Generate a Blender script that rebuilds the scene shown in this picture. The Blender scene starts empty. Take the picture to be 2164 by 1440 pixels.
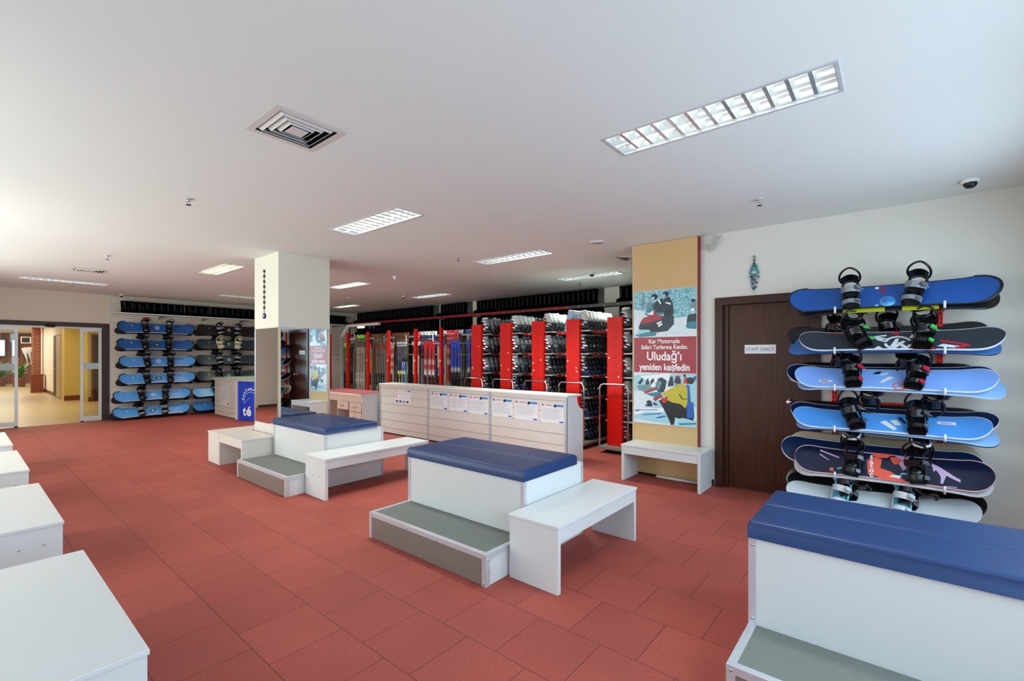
import bpy, math, random
from mathutils import Matrix, Vector
random.seed(7)
scene = bpy.context.scene
COL = scene.collection
PI = math.pi
R = math.radians

# ------------------------------------------------------------------ camera, world, exposure
YAW = R(39.632)
cam_d = bpy.data.cameras.new('camera'); cam = bpy.data.objects.new('camera', cam_d); COL.objects.link(cam)
cam_d.sensor_width = 36.0; cam_d.lens = 36.0 * 978.0 / 2164.0
cam_d.shift_x = 0.0; cam_d.shift_y = (750.5 - 720.0) / 2164.0
cam_d.clip_start = 0.05; cam_d.clip_end = 120
cam.location = (0, 0, 1.55); cam.rotation_euler = (PI / 2, 0, YAW - PI / 2)
scene.camera = cam
scene.view_settings.view_transform = 'Standard'
scene.view_settings.look = 'None'
scene.view_settings.gamma = 1.0
scene.view_settings.exposure = 0.35
scene.view_settings.use_curve_mapping = False

w = bpy.data.worlds.new('daylight'); scene.world = w; w.use_nodes = True
nt = w.node_tree; nt.nodes.clear()
wo = nt.nodes.new('ShaderNodeOutputWorld'); bg = nt.nodes.new('ShaderNodeBackground')
tc = nt.nodes.new('ShaderNodeTexCoord'); sx = nt.nodes.new('ShaderNodeSeparateXYZ'); cr = nt.nodes.new('ShaderNodeValToRGB')
cr.color_ramp.elements[0].position = 0.45; cr.color_ramp.elements[0].color = (0.75, 0.8, 0.86, 1)
cr.color_ramp.elements[1].position = 0.75; cr.color_ramp.elements[1].color = (0.55, 0.74, 1.0, 1)
mp = nt.nodes.new('ShaderNodeMapRange'); mp.inputs[1].default_value = -1; mp.inputs[2].default_value = 1
nt.links.new(tc.outputs['Generated'], sx.inputs[0]); nt.links.new(sx.outputs[2], mp.inputs[0]); nt.links.new(mp.outputs[0], cr.inputs[0])
nt.links.new(cr.outputs[0], bg.inputs[0]); bg.inputs[1].default_value = 1.0; nt.links.new(bg.outputs[0], wo.inputs[0])

def area(name, loc, rot, sx_, sy_, power, color=(1, 1, 1), spread=180):
    d = bpy.data.lights.new(name, 'AREA'); d.shape = 'RECTANGLE'; d.size = sx_; d.size_y = sy_
    d.energy = power; d.color = color; d.spread = R(spread)
    o = bpy.data.objects.new(name, d); COL.objects.link(o); o.location = loc; o.rotation_euler = rot
    return o
# daylight coming in through the windows of the two walls behind the camera
DAY = (0.58, 0.81, 1.0)
for k, xc in enumerate((0.55, 2.35, 4.15)):
    area('window_daylight', (xc, -1.40, 1.62), (PI / 2 - R(24), 0, 0), 1.5, 1.9, 50, DAY)     # wall behind, shining to +Y; tilted down to keep the near ceiling from brightening
for k, yc in enumerate((1.2, 4.2, 7.2, 10.2)):
    area('window_daylight', (-1.60, yc, 1.62), (0, -PI / 2 - R((-10, 14, 18, 17)[k]), 0), 1.9, 2.2, (9, 44, 88, 86)[k], ((0.78, 0.92, 1.0), (0.9, 1.0, 0.98), (0.95, 1.0, 0.96), (0.95, 1.0, 0.96))[k])   # shining to +X
area('lobby_light', (1.0, 19.0, 2.7), (0, 0, 0), 2.2, 6.0, 85, (1.0, 0.90, 0.68))
area('lobby_light', (0.8, 28.5, 2.7), (0, 0, 0), 2.4, 8.0, 150, (1.0, 0.92, 0.80))
area('lobby_light', (1.3, 34.0, 2.7), (0, 0, 0), 2.4, 2.0, 60, (1.0, 0.95, 0.9))

# ------------------------------------------------------------------ materials
def lin(h):
    h = h.lstrip('#'); v = [int(h[i:i + 2], 16) / 255 for i in (0, 2, 4)]
    return tuple(c / 12.92 if c <= 0.04045 else ((c + 0.055) / 1.055) ** 2.4 for c in v)
MATS = {}
def M(name, col, rough=0.5, metal=0.0, noise=0.0, nscale=20.0, bump=0.0, bscale=80.0, emit=None, coat=0.0, stretch=(1, 1, 1), spec=0.5, coord='Object'):
    if name in MATS: return MATS[name]
    if isinstance(col, str): col = lin(col)
    m = bpy.data.materials.new(name); m.use_nodes = True; MATS[name] = m
    n = m.node_tree; b = n.nodes['Principled BSDF']
    b.inputs['Roughness'].default_value = rough; b.inputs['Metallic'].default_value = metal
    b.inputs['Specular IOR Level'].default_value = spec
    b.inputs['Coat Weight'].default_value = coat; b.inputs['Coat Roughness'].default_value = 0.15
    b.inputs['Base Color'].default_value = (*col, 1)
    t = n.nodes.new('ShaderNodeTexCoord'); mpn = n.nodes.new('ShaderNodeMapping'); mpn.inputs['Scale'].default_value = stretch
    n.links.new(t.outputs[coord], mpn.inputs[0])
    nz = n.nodes.new('ShaderNodeTexNoise'); nz.inputs['Scale'].default_value = nscale; nz.inputs['Detail'].default_value = 5
    n.links.new(mpn.outputs[0], nz.inputs['Vector'])
    mx = n.nodes.new('ShaderNodeMix'); mx.data_type = 'RGBA'
    a = noise if noise > 0 else 0.03
    mx.inputs[6].default_value = (*[c * (1 - a) for c in col], 1); mx.inputs[7].default_value = (*[min(1, c * (1 + a)) for c in col], 1)
    n.links.new(nz.outputs[0], mx.inputs[0]); n.links.new(mx.outputs[2], b.inputs['Base Color'])
    if bump:
        n2 = n.nodes.new('ShaderNodeTexNoise'); n2.inputs['Scale'].default_value = bscale; n2.inputs['Detail'].default_value = 4
        n.links.new(mpn.outputs[0], n2.inputs['Vector'])
        bp = n.nodes.new('ShaderNodeBump'); bp.inputs['Strength'].default_value = bump; bp.inputs['Distance'].default_value = 0.004
        n.links.new(n2.outputs[0], bp.inputs['Height']); n.links.new(bp.outputs[0], b.inputs['Normal'])
    if emit:
        b.inputs['Emission Color'].default_value = (*emit[:3], 1); b.inputs['Emission Strength'].default_value = emit[3]
    return m

def bands(name, stops, axis='Z', rough=0.35, wob=0.0):
    """colour bands along a local axis; stops = [(pos in metres normalised 0..1 by generated coordinate, colour)]"""
    if name in MATS: return MATS[name]
    m = bpy.data.materials.new(name); m.use_nodes = True; MATS[name] = m
    n = m.node_tree; b = n.nodes['Principled BSDF']; b.inputs['Roughness'].default_value = rough
    t = n.nodes.new('ShaderNodeTexCoord'); s = n.nodes.new('ShaderNodeSeparateXYZ'); r = n.nodes.new('ShaderNodeValToRGB')
    n.links.new(t.outputs['Generated'], s.inputs[0])
    src = s.outputs['XYZ'.index(axis)]
    if wob:
        wv = n.nodes.new('ShaderNodeTexWave'); wv.inputs['Scale'].default_value = 6; wv.inputs['Distortion'].default_value = 2; wv.bands_direction = 'DIAGONAL'
        n.links.new(t.outputs['Generated'], wv.inputs[0])
        ma = n.nodes.new('ShaderNodeMath'); ma.operation = 'MULTIPLY_ADD'; ma.inputs[1].default_value = wob
        n.links.new(wv.outputs[1], ma.inputs[0]); n.links.new(src, ma.inputs[2]); src = ma.outputs[0]
    n.links.new(src, r.inputs[0]); r.color_ramp.interpolation = 'CONSTANT'
    e = r.color_ramp.elements
    e[0].position = 0; e[0].color = (*lin(stops[0][1]), 1); e.remove(e[1])
    for p, c in stops[1:]:
        x = e.new(p); x.color = (*lin(c), 1)
    n.links.new(r.outputs[0], b.inputs['Base Color'])
    return m

def floor_mat():
    m = bpy.data.materials.new('red_rubber_tiles'); m.use_nodes = True
    n = m.node_tree; b = n.nodes['Principled BSDF']; L = n.links.new
    geo = n.nodes.new('ShaderNodeNewGeometry'); sp = n.nodes.new('ShaderNodeSeparateXYZ'); cb = n.nodes.new('ShaderNodeCombineXYZ')
    mpn = n.nodes.new('ShaderNodeMapping'); mpn.inputs['Location'].default_value = (-2.612 + 16, -1.005 + 16, 0)
    L(geo.outputs['Position'], sp.inputs[0]); L(sp.outputs[1], cb.inputs[0]); L(sp.outputs[0], cb.inputs[1]); L(cb.outputs[0], mpn.inputs[0])
    br = n.nodes.new('ShaderNodeTexBrick'); br.offset = 0.5; br.inputs['Scale'].default_value = 1.0
    br.inputs['Brick Width'].default_value = 0.4; br.inputs['Row Height'].default_value = 0.4
    br.inputs['Mortar Size'].default_value = 0.0028; br.inputs['Mortar Smooth'].default_value = 0.3; br.inputs['Bias'].default_value = 0
    br.inputs['Color1'].default_value = (*lin('#aa4d40'), 1); br.inputs['Color2'].default_value = (*lin('#a0463a'), 1)
    br.inputs['Mortar'].default_value = (*lin('#6a332b'), 1)
    L(mpn.outputs[0], br.inputs['Vector'])
    nz = n.nodes.new('ShaderNodeTexNoise'); nz.inputs['Scale'].default_value = 170; nz.inputs['Detail'].default_value = 4
    L(geo.outputs['Position'], nz.inputs['Vector'])
    rmp = n.nodes.new('ShaderNodeValToRGB'); rmp.color_ramp.elements[0].position = 0.3; rmp.color_ramp.elements[0].color = (.5, .5, .5, 1)
    rmp.color_ramp.elements[1].position = 0.72; rmp.color_ramp.elements[1].color = (1.42, 1.42, 1.42, 1)
    L(nz.outputs[0], rmp.inputs[0])
    mx = n.nodes.new('ShaderNodeMix'); mx.data_type = 'RGBA'; mx.blend_type = 'MULTIPLY'; mx.inputs[0].default_value = 1
    L(br.outputs[0], mx.inputs[6]); L(rmp.outputs[0], mx.inputs[7])
    n3 = n.nodes.new('ShaderNodeTexNoise'); n3.inputs['Scale'].default_value = 1.3; n3.inputs['Detail'].default_value = 4
    L(geo.outputs['Position'], n3.inputs['Vector'])
    r3 = n.nodes.new('ShaderNodeValToRGB'); r3.color_ramp.elements[0].position = 0.35; r3.color_ramp.elements[0].color = (.88, .88, .88, 1)
    r3.color_ramp.elements[1].position = 0.7; r3.color_ramp.elements[1].color = (1.06, 1.06, 1.06, 1)
    L(n3.outputs[0], r3.inputs[0])
    mx2 = n.nodes.new('ShaderNodeMix'); mx2.data_type = 'RGBA'; mx2.blend_type = 'MULTIPLY'; mx2.inputs[0].default_value = 1
    L(mx.outputs[2], mx2.inputs[6]); L(r3.outputs[0], mx2.inputs[7]); L(mx2.outputs[2], b.inputs['Base Color'])
    b.inputs['Roughness'].default_value = 0.7
    bp = n.nodes.new('ShaderNodeBump'); bp.inputs['Strength'].default_value = 0.35; bp.inputs['Distance'].default_value = 0.003
    L(nz.outputs[0], bp.inputs['Height'])
    bp2 = n.nodes.new('ShaderNodeBump'); bp2.inputs['Strength'].default_value = 0.6; bp2.inputs['Distance'].default_value = 0.004; bp2.invert = True
    L(br.outputs['Fac'], bp2.inputs['Height']); L(bp.outputs[0], bp2.inputs['Normal']); L(bp2.outputs[0], b.inputs['Normal'])
    return m

def tile_mat(name, c1, c2, cm, bw, rh, rough=0.3, mortar=0.006, axis='XY'):
    m = bpy.data.materials.new(name); m.use_nodes = True
    n = m.node_tree; b = n.nodes['Principled BSDF']; L = n.links.new
    geo = n.nodes.new('ShaderNodeNewGeometry'); mpn = n.nodes.new('ShaderNodeMapping')
    if axis == 'XZ': mpn.inputs['Rotation'].default_value = (PI / 2, 0, 0)
    L(geo.outputs['Position'], mpn.inputs[0])
    br = n.nodes.new('ShaderNodeTexBrick'); br.inputs['Scale'].default_value = 1.0
    br.inputs['Brick Width'].default_value = bw; br.inputs['Row Height'].default_value = rh; br.inputs['Mortar Size'].default_value = mortar
    br.inputs['Color1'].default_value = (*lin(c1), 1); br.inputs['Color2'].default_value = (*lin(c2), 1); br.inputs['Mortar'].default_value = (*lin(cm), 1)
    L(mpn.outputs[0], br.inputs['Vector']); L(br.outputs[0], b.inputs['Base Color']); b.inputs['Roughness'].default_value = rough
    return m

def veneer(name, c1, c2, scale=(1, 30, 1.2), rough=0.35):
    m = bpy.data.materials.new(name); m.use_nodes = True; MATS[name] = m
    n = m.node_tree; b = n.nodes['Principled BSDF']; L = n.links.new
    t = n.nodes.new('ShaderNodeTexCoord'); mpn = n.nodes.new('ShaderNodeMapping'); mpn.inputs['Scale'].default_value = scale
    L(t.outputs['Object'], mpn.inputs[0])
    nz = n.nodes.new('ShaderNodeTexNoise'); nz.inputs['Scale'].default_value = 2.2; nz.inputs['Detail'].default_value = 8; nz.inputs['Roughness'].default_value = 0.65
    L(mpn.outputs[0], nz.inputs['Vector'])
    r = n.nodes.new('ShaderNodeValToRGB'); r.color_ramp.elements[0].position = 0.3; r.color_ramp.elements[0].color = (*lin(c1), 1)
    r.color_ramp.elements[1].position = 0.72; r.color_ramp.elements[1].color = (*lin(c2), 1)
    L(nz.outputs[0], r.inputs[0]); L(r.outputs[0], b.inputs['Base Color']); b.inputs['Roughness'].default_value = rough; b.inputs['Specular IOR Level'].default_value = 0.3
    return m

WALL = M('wall_paint', '#d6d3c9', 0.75, noise=0.02, nscale=2, bump=0.05, bscale=200)
CEIL = M('ceiling_paint', '#dfe4e0', 0.85, noise=0.015, nscale=1.5)
PILLAR = M('pillar_paint', '#dbd9ca', 0.7, noise=0.02, nscale=3)
LAM = M('white_laminate', '#d3d4d2', 0.34, noise=0.025, nscale=3, stretch=(1, 12, 12))
LAMW = M('warm_white_laminate', '#d3cdc4', 0.4, noise=0.025, nscale=3, stretch=(1, 12, 12))
LAMP_ = M('peach_laminate', '#cdb8a9', 0.4, noise=0.03, nscale=4)
ALU = M('aluminium_angle', '#cdced2', 0.36, 0.45, noise=0.08, nscale=14)
ALUW = M('white_aluminium', '#cfd2d4', 0.4, 0.2)
CHROME = M('chrome', '#d5d5d5', 0.14, 1.0)
STEEL = M('brushed_steel', '#9a958c', 0.3, 0.9, noise=0.06, nscale=30)
NAVY = M('navy_vinyl', '#15325f', 0.4, noise=0.06, nscale=5, bump=0.12, bscale=160, spec=0.5)
CARPET = M('grey_step_carpet', '#73766f', 0.95, noise=0.4, nscale=200, bump=0.6, bscale=300)
PLYB = M('brown_step_plate', '#7b7067', 0.45, noise=0.12, nscale=6, stretch=(1, 1, 3))
BLACK = M('black_plastic', '#101114', 0.42)
BLACKM = M('matt_black', '#0b0b0d', 0.65, noise=0.2, nscale=30)
DARK = M('dark_void', '#050505', 0.9)
RED = M('red_powder_coat', '#e4170a', 0.45, spec=0.3, noise=0.04, nscale=6)
REDD = M('dark_red_rail', '#7a1420', 0.4)
REDR = M('red_price_rail', '#a5131a', 0.35)
SCREW = M('screw_metal', '#c8c8c8', 0.2, 1.0)
WHITE = M('white_plastic', '#e4e4e2', 0.4)
WHITEP = M('white_paper', '#e6e8ea', 0.6)
INK = M('grey_ink', '#a3abb6', 0.7)
INKR = M('red_ink', '#c34a50', 0.7)
INKB = M('blue_ink', '#1f4fd0', 0.6)
INKS = M('sky_ink', '#3e8fd8', 0.6)
INKD = M('dark_ink', '#3b4250', 0.7)
DOORW = veneer('dark_red_wood_veneer', '#33180f', '#552e1b')
FRAMEW = veneer('door_frame_wood', '#2b140d', '#482416', scale=(1, 4, 30))
FRAMED = M('dark_brown_frame', '#33241f', 0.5, noise=0.1, nscale=8)
BEIGE = M('beige_column_panel', '#cba975', 0.55, noise=0.02, nscale=3)
MIRROR = M('mirror_glass', '#f2f5f4', 0.015, 1.0, noise=0.001)
SILV = M('silver_trim', '#c9cfd4', 0.2, 0.9)
WOODTRIM = M('birch_trim', '#d9c7a0', 0.5)
YEL = M('lobby_yellow_paint', '#c9b268', 0.7, noise=0.02, nscale=2)
LOBW = M('lobby_white_paint', '#e6dfcf', 0.7)

glass = bpy.data.materials.new('door_glass'); glass.use_nodes = True; MATS['door_glass'] = glass
_n = glass.node_tree; _n.nodes.clear()
_o = _n.nodes.new('ShaderNodeOutputMaterial'); _mx = _n.nodes.new('ShaderNodeMixShader'); _t = _n.nodes.new('ShaderNodeBsdfTransparent'); _g = _n.nodes.new('ShaderNodeBsdfGlossy')
_f = _n.nodes.new('ShaderNodeFresnel'); _f.inputs[0].default_value = 1.45; _g.inputs['Roughness'].default_value = 0.02
_t.inputs[0].default_value = (0.93, 0.96, 0.94, 1)
_n.links.new(_f.outputs[0], _mx.inputs[0]); _n.links.new(_t.outputs[0], _mx.inputs[1]); _n.links.new(_g.outputs[0], _mx.inputs[2]); _n.links.new(_mx.outputs[0], _o.inputs[0])
FROST = M('frosted_band', '#a9c2bf', 0.5)

# ------------------------------------------------------------------ mesh builder
class MB:
    def __init__(s): s.v = []; s.f = []; s.mi = []; s.smooth = []; s.k = 0; s.sm = False; s.nb = 0
    def mat(s, k): s.k = k; return s
    def add(s, vs, fs, smooth=None):
        b = len(s.v); s.v += [tuple(v) for v in vs]
        for f in fs: s.f.append(tuple(b + i for i in f)); s.mi.append(s.k); s.smooth.append(s.sm if smooth is None else smooth)
        return s
    def box(s, x0, x1, y0, y1, z0, z1):
        if x0 > x1: x0, x1 = x1, x0
        if y0 > y1: y0, y1 = y1, y0
        if z0 > z1: z0, z1 = z1, z0
        e = 0.00012 * (s.nb % 9) if min(x1 - x0, y1 - y0, z1 - z0) > 0.0015 else 0; s.nb += 1
        x0 -= e; y0 -= e; z0 -= e; x1 += e; y1 += e; z1 += e
        vs = [(x, y, z) for z in (z0, z1) for y in (y0, y1) for x in (x0, x1)]
        return s.add(vs, [(0, 2, 3, 1), (4, 5, 7, 6), (0, 1, 5, 4), (2, 6, 7, 3), (0, 4, 6, 2), (1, 3, 7, 5)], False)
    def obox(s, mtx, x0, x1, y0, y1, z0, z1):
        b = MB(); b.box(x0, x1, y0, y1, z0, z1); return s.add([mtx @ Vector(v) for v in b.v], b.f, False)
    def merge(s, o, mtx=None):
        b = len(s.v); s.v += [tuple((mtx @ Vector(v)) if mtx else v) for v in o.v]
        for f, m, sm in zip(o.f, o.mi, o.smooth): s.f.append(tuple(b + i for i in f)); s.mi.append(m); s.smooth.append(sm)
        return s
    def tube(s, pts, r, n=8, closed=False, caps=True):
        pts = [Vector(p) for p in pts]; rings = []; N = len(pts)
        rr = r if isinstance(r, (list, tuple)) else [r] * N
        up = None
        for i, p in enumerate(pts):
            if closed: d = pts[(i + 1) % N] - pts[i - 1]
            else: d = pts[min(i + 1, N - 1)] - pts[max(i - 1, 0)]
            d.normalize()
            if up is None: up = Vector((0, 0, 1)) if abs(d.z) < 0.9 else Vector((1, 0, 0))
            a = d.cross(up).normalized(); up = a.cross(d).normalized()
            rings.append([p + rr[i] * (math.cos(2 * PI * k / n) * a + math.sin(2 * PI * k / n) * up) for k in range(n)])
        vs = [v for g in rings for v in g]; fs = []
        M_ = N if closed else N - 1
        for i in range(M_):
            j = (i + 1) % N
            for k in range(n): fs.append((i * n + k, i * n + (k + 1) % n, j * n + (k + 1) % n, j * n + k))
        if caps and not closed: fs.append(tuple(range(n))[::-1]); fs.append(tuple((N - 1) * n + k for k in range(n)))
        return s.add(vs, fs, True)
    def cyl(s, p0, p1, r, n=12): return s.tube([p0, p1], r, n)
    def cone(s, p0, p1, r0, r1, n=16): return s.tube([p0, p1], [r0, r1], n)
    def loft(s, secs, n=12, caps=True, power=2.5):
        """secs = [(centre, a-vector, b-vector)] superellipse sections"""
        vs = []
        for c, a, b in secs:
            c, a, b = Vector(c), Vector(a), Vector(b)
            for k in range(n):
                t = 2 * PI * (k + 0.5) / n; ct, st = math.cos(t), math.sin(t)
                x = math.copysign(abs(ct) ** (2 / power), ct); y = math.copysign(abs(st) ** (2 / power), st)
                vs.append(c + a * x + b * y)
        fs = []
        for i in range(len(secs) - 1):
            for k in range(n): fs.append((i * n + k, i * n + (k + 1) % n, (i + 1) * n + (k + 1) % n, (i + 1) * n + k))
        if caps: fs.append(tuple(range(n))[::-1]); fs.append(tuple((len(secs) - 1) * n + k for k in range(n)))
        return s.add(vs, fs, True)
    def strip(s, pts, wv, th, close=False):
        """ribbon of rectangular section along pts, half-width vector wv, thickness th"""
        pts = [Vector(p) for p in pts]; wv = Vector(wv); N = len(pts); vs = []
        for i, p in enumerate(pts):
            d = (pts[min(i + 1, N - 1)] - pts[max(i - 1, 0)]).normalized()
            nn = d.cross(wv).normalized() * th / 2
            vs += [p - wv - nn, p + wv - nn, p + wv + nn, p - wv + nn]
        fs = []
        for i in range(N - 1):
            for k in range(4): fs.append((i * 4 + k, i * 4 + (k + 1) % 4, i * 4 + 4 + (k + 1) % 4, i * 4 + 4 + k))
        fs += [(3, 2, 1, 0), tuple((N - 1) * 4 + k for k in range(4))]
        return s.add(vs, fs, False)
    def prism(s, poly, mtx, h):
        """2D polygon in the local xy plane of mtx, extruded h along local z"""
        n = len(poly)
        vs = [mtx @ Vector((x, y, 0)) for x, y in poly] + [mtx @ Vector((x, y, h)) for x, y in poly]
        fs = [tuple(range(n))[::-1], tuple(range(n, 2 * n))] + [(k, (k + 1) % n, n + (k + 1) % n, n + k) for k in range(n)]
        return s.add(vs, fs, False)
    def sphere(s, c, r, n=12, sz=1.0):
        c = Vector(c); secs = []
        for i in range(1, n // 2):
            t = PI * i / (n // 2); secs.append((c + Vector((0, 0, -r * math.cos(t) * sz)), (r * math.sin(t), 0, 0), (0, r * math.sin(t), 0)))
        return s.loft(secs, n, True, 2.0)
    def pad(s, x0, x1, y0, y1, z0, z1, r=0.03, crown=0.012, nx=8, ny=14):
        """soft cushion: rounded top edges and a slight crown"""
        def prof(a, a0, a1, n):
            L = [a0, a0 + r * .12, a0 + r * .45, a0 + r]; Rr = [a1 - r, a1 - r * .45, a1 - r * .12, a1]
            return L + [a0 + r + (a1 - a0 - 2 * r) * (i + 1) / (n + 1) for i in range(n)] + Rr
        xs = prof(0, x0, x1, nx); ys = prof(0, y0, y1, ny)
        def dz(a, a0, a1):
            d = min(a - a0, a1 - a)
            if d < r: return -r * (1 - math.sqrt(max(0, 1 - (1 - d / r) ** 2)))
            return 0
        vs = []
        for y in ys:
            for x in xs:
                u = (x - x0) / (x1 - x0); v = (y - y0) / (y1 - y0)
                e = dz(x, x0, x1) + dz(y, y0, y1); e = max(e, -r * 1.0)
                vs.append((x, y, z1 + e * 0.9 + crown * 16 * u * (1 - u) * v * (1 - v) * 0.6))
        nX, nY = len(xs), len(ys); fs = []
        for j in range(nY - 1):
            for i in range(nX - 1): fs.append((j * nX + i, j * nX + i + 1, (j + 1) * nX + i + 1, (j + 1) * nX + i))
        ring = [i for i in range(nX)] + [j * nX + nX - 1 for j in range(1, nY)] + [(nY - 1) * nX + i for i in range(nX - 2, -1, -1)] + [j * nX for j in range(nY - 2, 0, -1)]
        b = len(vs); vs += [(vs[i][0], vs[i][1], z0) for i in ring]; n = len(ring)
        for k in range(n): fs.append((ring[k], b + k, b + (k + 1) % n, ring[(k + 1) % n]))
        fs.append(tuple(b + k for k in range(n)))
        return s.add(vs, fs, True)

def mesh(name, mb, mats):
    me = bpy.data.meshes.new(name); me.from_pydata([tuple(v) for v in mb.v], [], mb.f)
    if not isinstance(mats, (list, tuple)): mats = [mats]
    for m in mats: me.materials.append(m)
    me.polygons.foreach_set('material_index', mb.mi); me.polygons.foreach_set('use_smooth', mb.smooth)
    me.update(); return me
def obj(name, mb, mats, parent=None, loc=None, bev=0.0, mtx=None, label=None):
    me = mb if isinstance(mb, bpy.types.Mesh) else mesh(name, mb, mats)
    o = bpy.data.objects.new(name, me); COL.objects.link(o)
    if parent is not None: o.parent = parent
    if loc is not None: o.location = loc
    if mtx is not None: o.matrix_local = mtx
    if bev:
        md = o.modifiers.new('bevel', 'BEVEL'); md.width = bev; md.segments = 2; md.limit_method = 'ANGLE'; md.angle_limit = R(40); md.harden_normals = False
    if label: o['label'] = label
    return o
def tag(o, label, cat, group=None, kind=None):
    o['label'] = label; o['category'] = cat
    if group: o['group'] = group
    if kind: o['kind'] = kind
    return o
def thing(name, label, cat, loc=(0, 0, 0), rz=0, group=None, mtx=None):
    o = bpy.data.objects.new(name, None); o.empty_display_size = 0.1; COL.objects.link(o)
    if mtx is not None: o.matrix_world = mtx
    else: o.location = loc; o.rotation_euler = (0, 0, rz)
    return tag(o, label, cat, group)
def struct(name, mb, mats, bev=0.0):
    o = obj(name, mb, mats, bev=bev); o['kind'] = 'structure'; return o
def kids(o): return CH.get(o.name, [])
CH = {}
def index_children():
    CH.clear()
    for o in bpy.data.objects:
        if o.parent: CH.setdefault(o.parent.name, []).append(o)
def copy_tree(o, parent=None, names=None):
    c = o.copy(); COL.objects.link(c)
    if parent is not None: c.parent = parent
    for ch in list(o.children): copy_tree(ch, c)
    return c
def dup(o, mtx, label, group=None):
    c = copy_tree(o); c.matrix_world = mtx; c['label'] = label
    if group: c['group'] = group
    elif 'group' in c: del c['group']
    return c
def T(x, y, z): return Matrix.Translation((x, y, z))
def frame(origin, ax, ay, az):
    m = Matrix.Identity(4)
    for i, a in enumerate((ax, ay, az)):
        for j in range(3): m[j][i] = a[j]
    for j in range(3): m[j][3] = origin[j]
    return m
def FX(x, y, z): return frame((x, y, z), (0, -1, 0), (0, 0, 1), (-1, 0, 0))   # faces -X
def FY(x, y, z): return frame((x, y, z), (1, 0, 0), (0, 0, 1), (0, -1, 0))    # faces -Y
def FD(x, y, z): return frame((x, y, z), (1, 0, 0), (0, -1, 0), (0, 0, -1))   # faces down
def text_mb(s, size, ext=0.0006, align='CENTER', bold=0.0, squeeze=1.0):
    cu = bpy.data.curves.new('t', 'FONT'); cu.body = s; cu.size = size; cu.extrude = ext; cu.align_x = align; cu.align_y = 'CENTER'
    cu.offset = bold; cu.resolution_u = 3
    o = bpy.data.objects.new('t', cu); COL.objects.link(o)
    bpy.context.view_layer.update()
    me = bpy.data.meshes.new_from_object(o.evaluated_get(bpy.context.evaluated_depsgraph_get()))
    b = MB(); b.add([(v.co.x * squeeze, v.co.y, v.co.z) for v in me.vertices], [tuple(p.vertices) for p in me.polygons], False)
    bpy.data.objects.remove(o); bpy.data.curves.remove(cu); bpy.data.meshes.remove(me)
    return b

# ------------------------------------------------------------------ room shell
CZ = 2.98; YL = 14.45; XR = 5.76; XB = 9.1; XW = -1.3; YW = -1.1
lights_long = [(2.75, 3.05, 0.23, 1.48), (2.74, 3.05, 3.71, 4.96), (5.08, 5.38, 3.70, 4.96), (7.21, 7.51, 3.67, 4.90),
               (2.71, 3.0, 8.07, 9.32), (5.04, 5.33, 8.05, 9.28), (7.22, 7.51, 8.03, 9.26), (7.22, 7.50, 11.85, 12.98),
               (0.76, 2.0, 12.22, 12.50), (4.05, 5.28, 12.22, 12.50)]
vents = [(1.21, 1.58, 2.75, 3.12), (1.28, 1.65, 10.3, 10.66), (6.14, 6.5, 2.78, 3.14), (6.2, 6.56, 10.3, 10.66)]
holes = lights_long + vents
def slab_with_holes(x0, x1, y0, y1, z, holes):
    xs = sorted({x0, x1, *[h[0] for h in holes], *[h[1] for h in holes]}); ys = sorted({y0, y1, *[h[2] for h in holes], *[h[3] for h in holes]})
    b = MB()
    for i in range(len(xs) - 1):
        for j in range(len(ys) - 1):
            cx, cy = (xs[i] + xs[i + 1]) / 2, (ys[j] + ys[j + 1]) / 2
            if any(h[0] < cx < h[1] and h[2] < cy < h[3] for h in holes): continue
            b.add([(xs[i], ys[j], z), (xs[i + 1], ys[j], z), (xs[i + 1], ys[j + 1], z), (xs[i], ys[j + 1], z)], [(3, 2, 1, 0)], False)
    b.box(x0, x1, y0, y1, z + 0.16, z + 0.2)
    return b
struct('ceiling', slab_with_holes(XW - 0.2, XB + 0.2, YW - 0.2, YL + 0.0, CZ, holes), CEIL)
struct('floor', MB().box(XW - 0.2, XB + 0.2, YW - 0.2, YL, -0.05, 0), floor_mat())
# left wall (far left, with the sliding door), Y = YL
DX0, DX1, DZ = 0.10, 2.37, 2.29
struct('wall_left', MB().box(XW, DX0, YL, YL + 0.2, 0, CZ).box(DX1, XB + 0.2, YL, YL + 0.2, 0, CZ).box(DX0, DX1, YL, YL + 0.2, DZ, CZ), M('wall_left_paint', '#cfc7b6', 0.7, noise=0.02, nscale=2))
struct('wall_back', MB().box(XB, XB + 0.2, YW, YL, 0, CZ), WALL)
for (a, b_) in ((9.83, 10.03), (8.44, 8.70), (4.42, 4.78)):
    struct('trim_1', MB().box(8.86, XB, a, b_, 0, CZ), PILLAR)
# right wall with the staff door, X = XR, runs from the poster column to the window wall
DY0, DY1, DH = 0.66, 1.575, 2.13
struct('wall_right', MB().box(XR, XR + 0.2, YW - 0.2, DY0, 0, CZ).box(XR, XR + 0.2, DY1, 2.6, 0, CZ).box(XR, XR + 0.2, DY0, DY1, DH, CZ)
       .box(XR, XB, 2.42, 2.6, 0, CZ), WALL)
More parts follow.
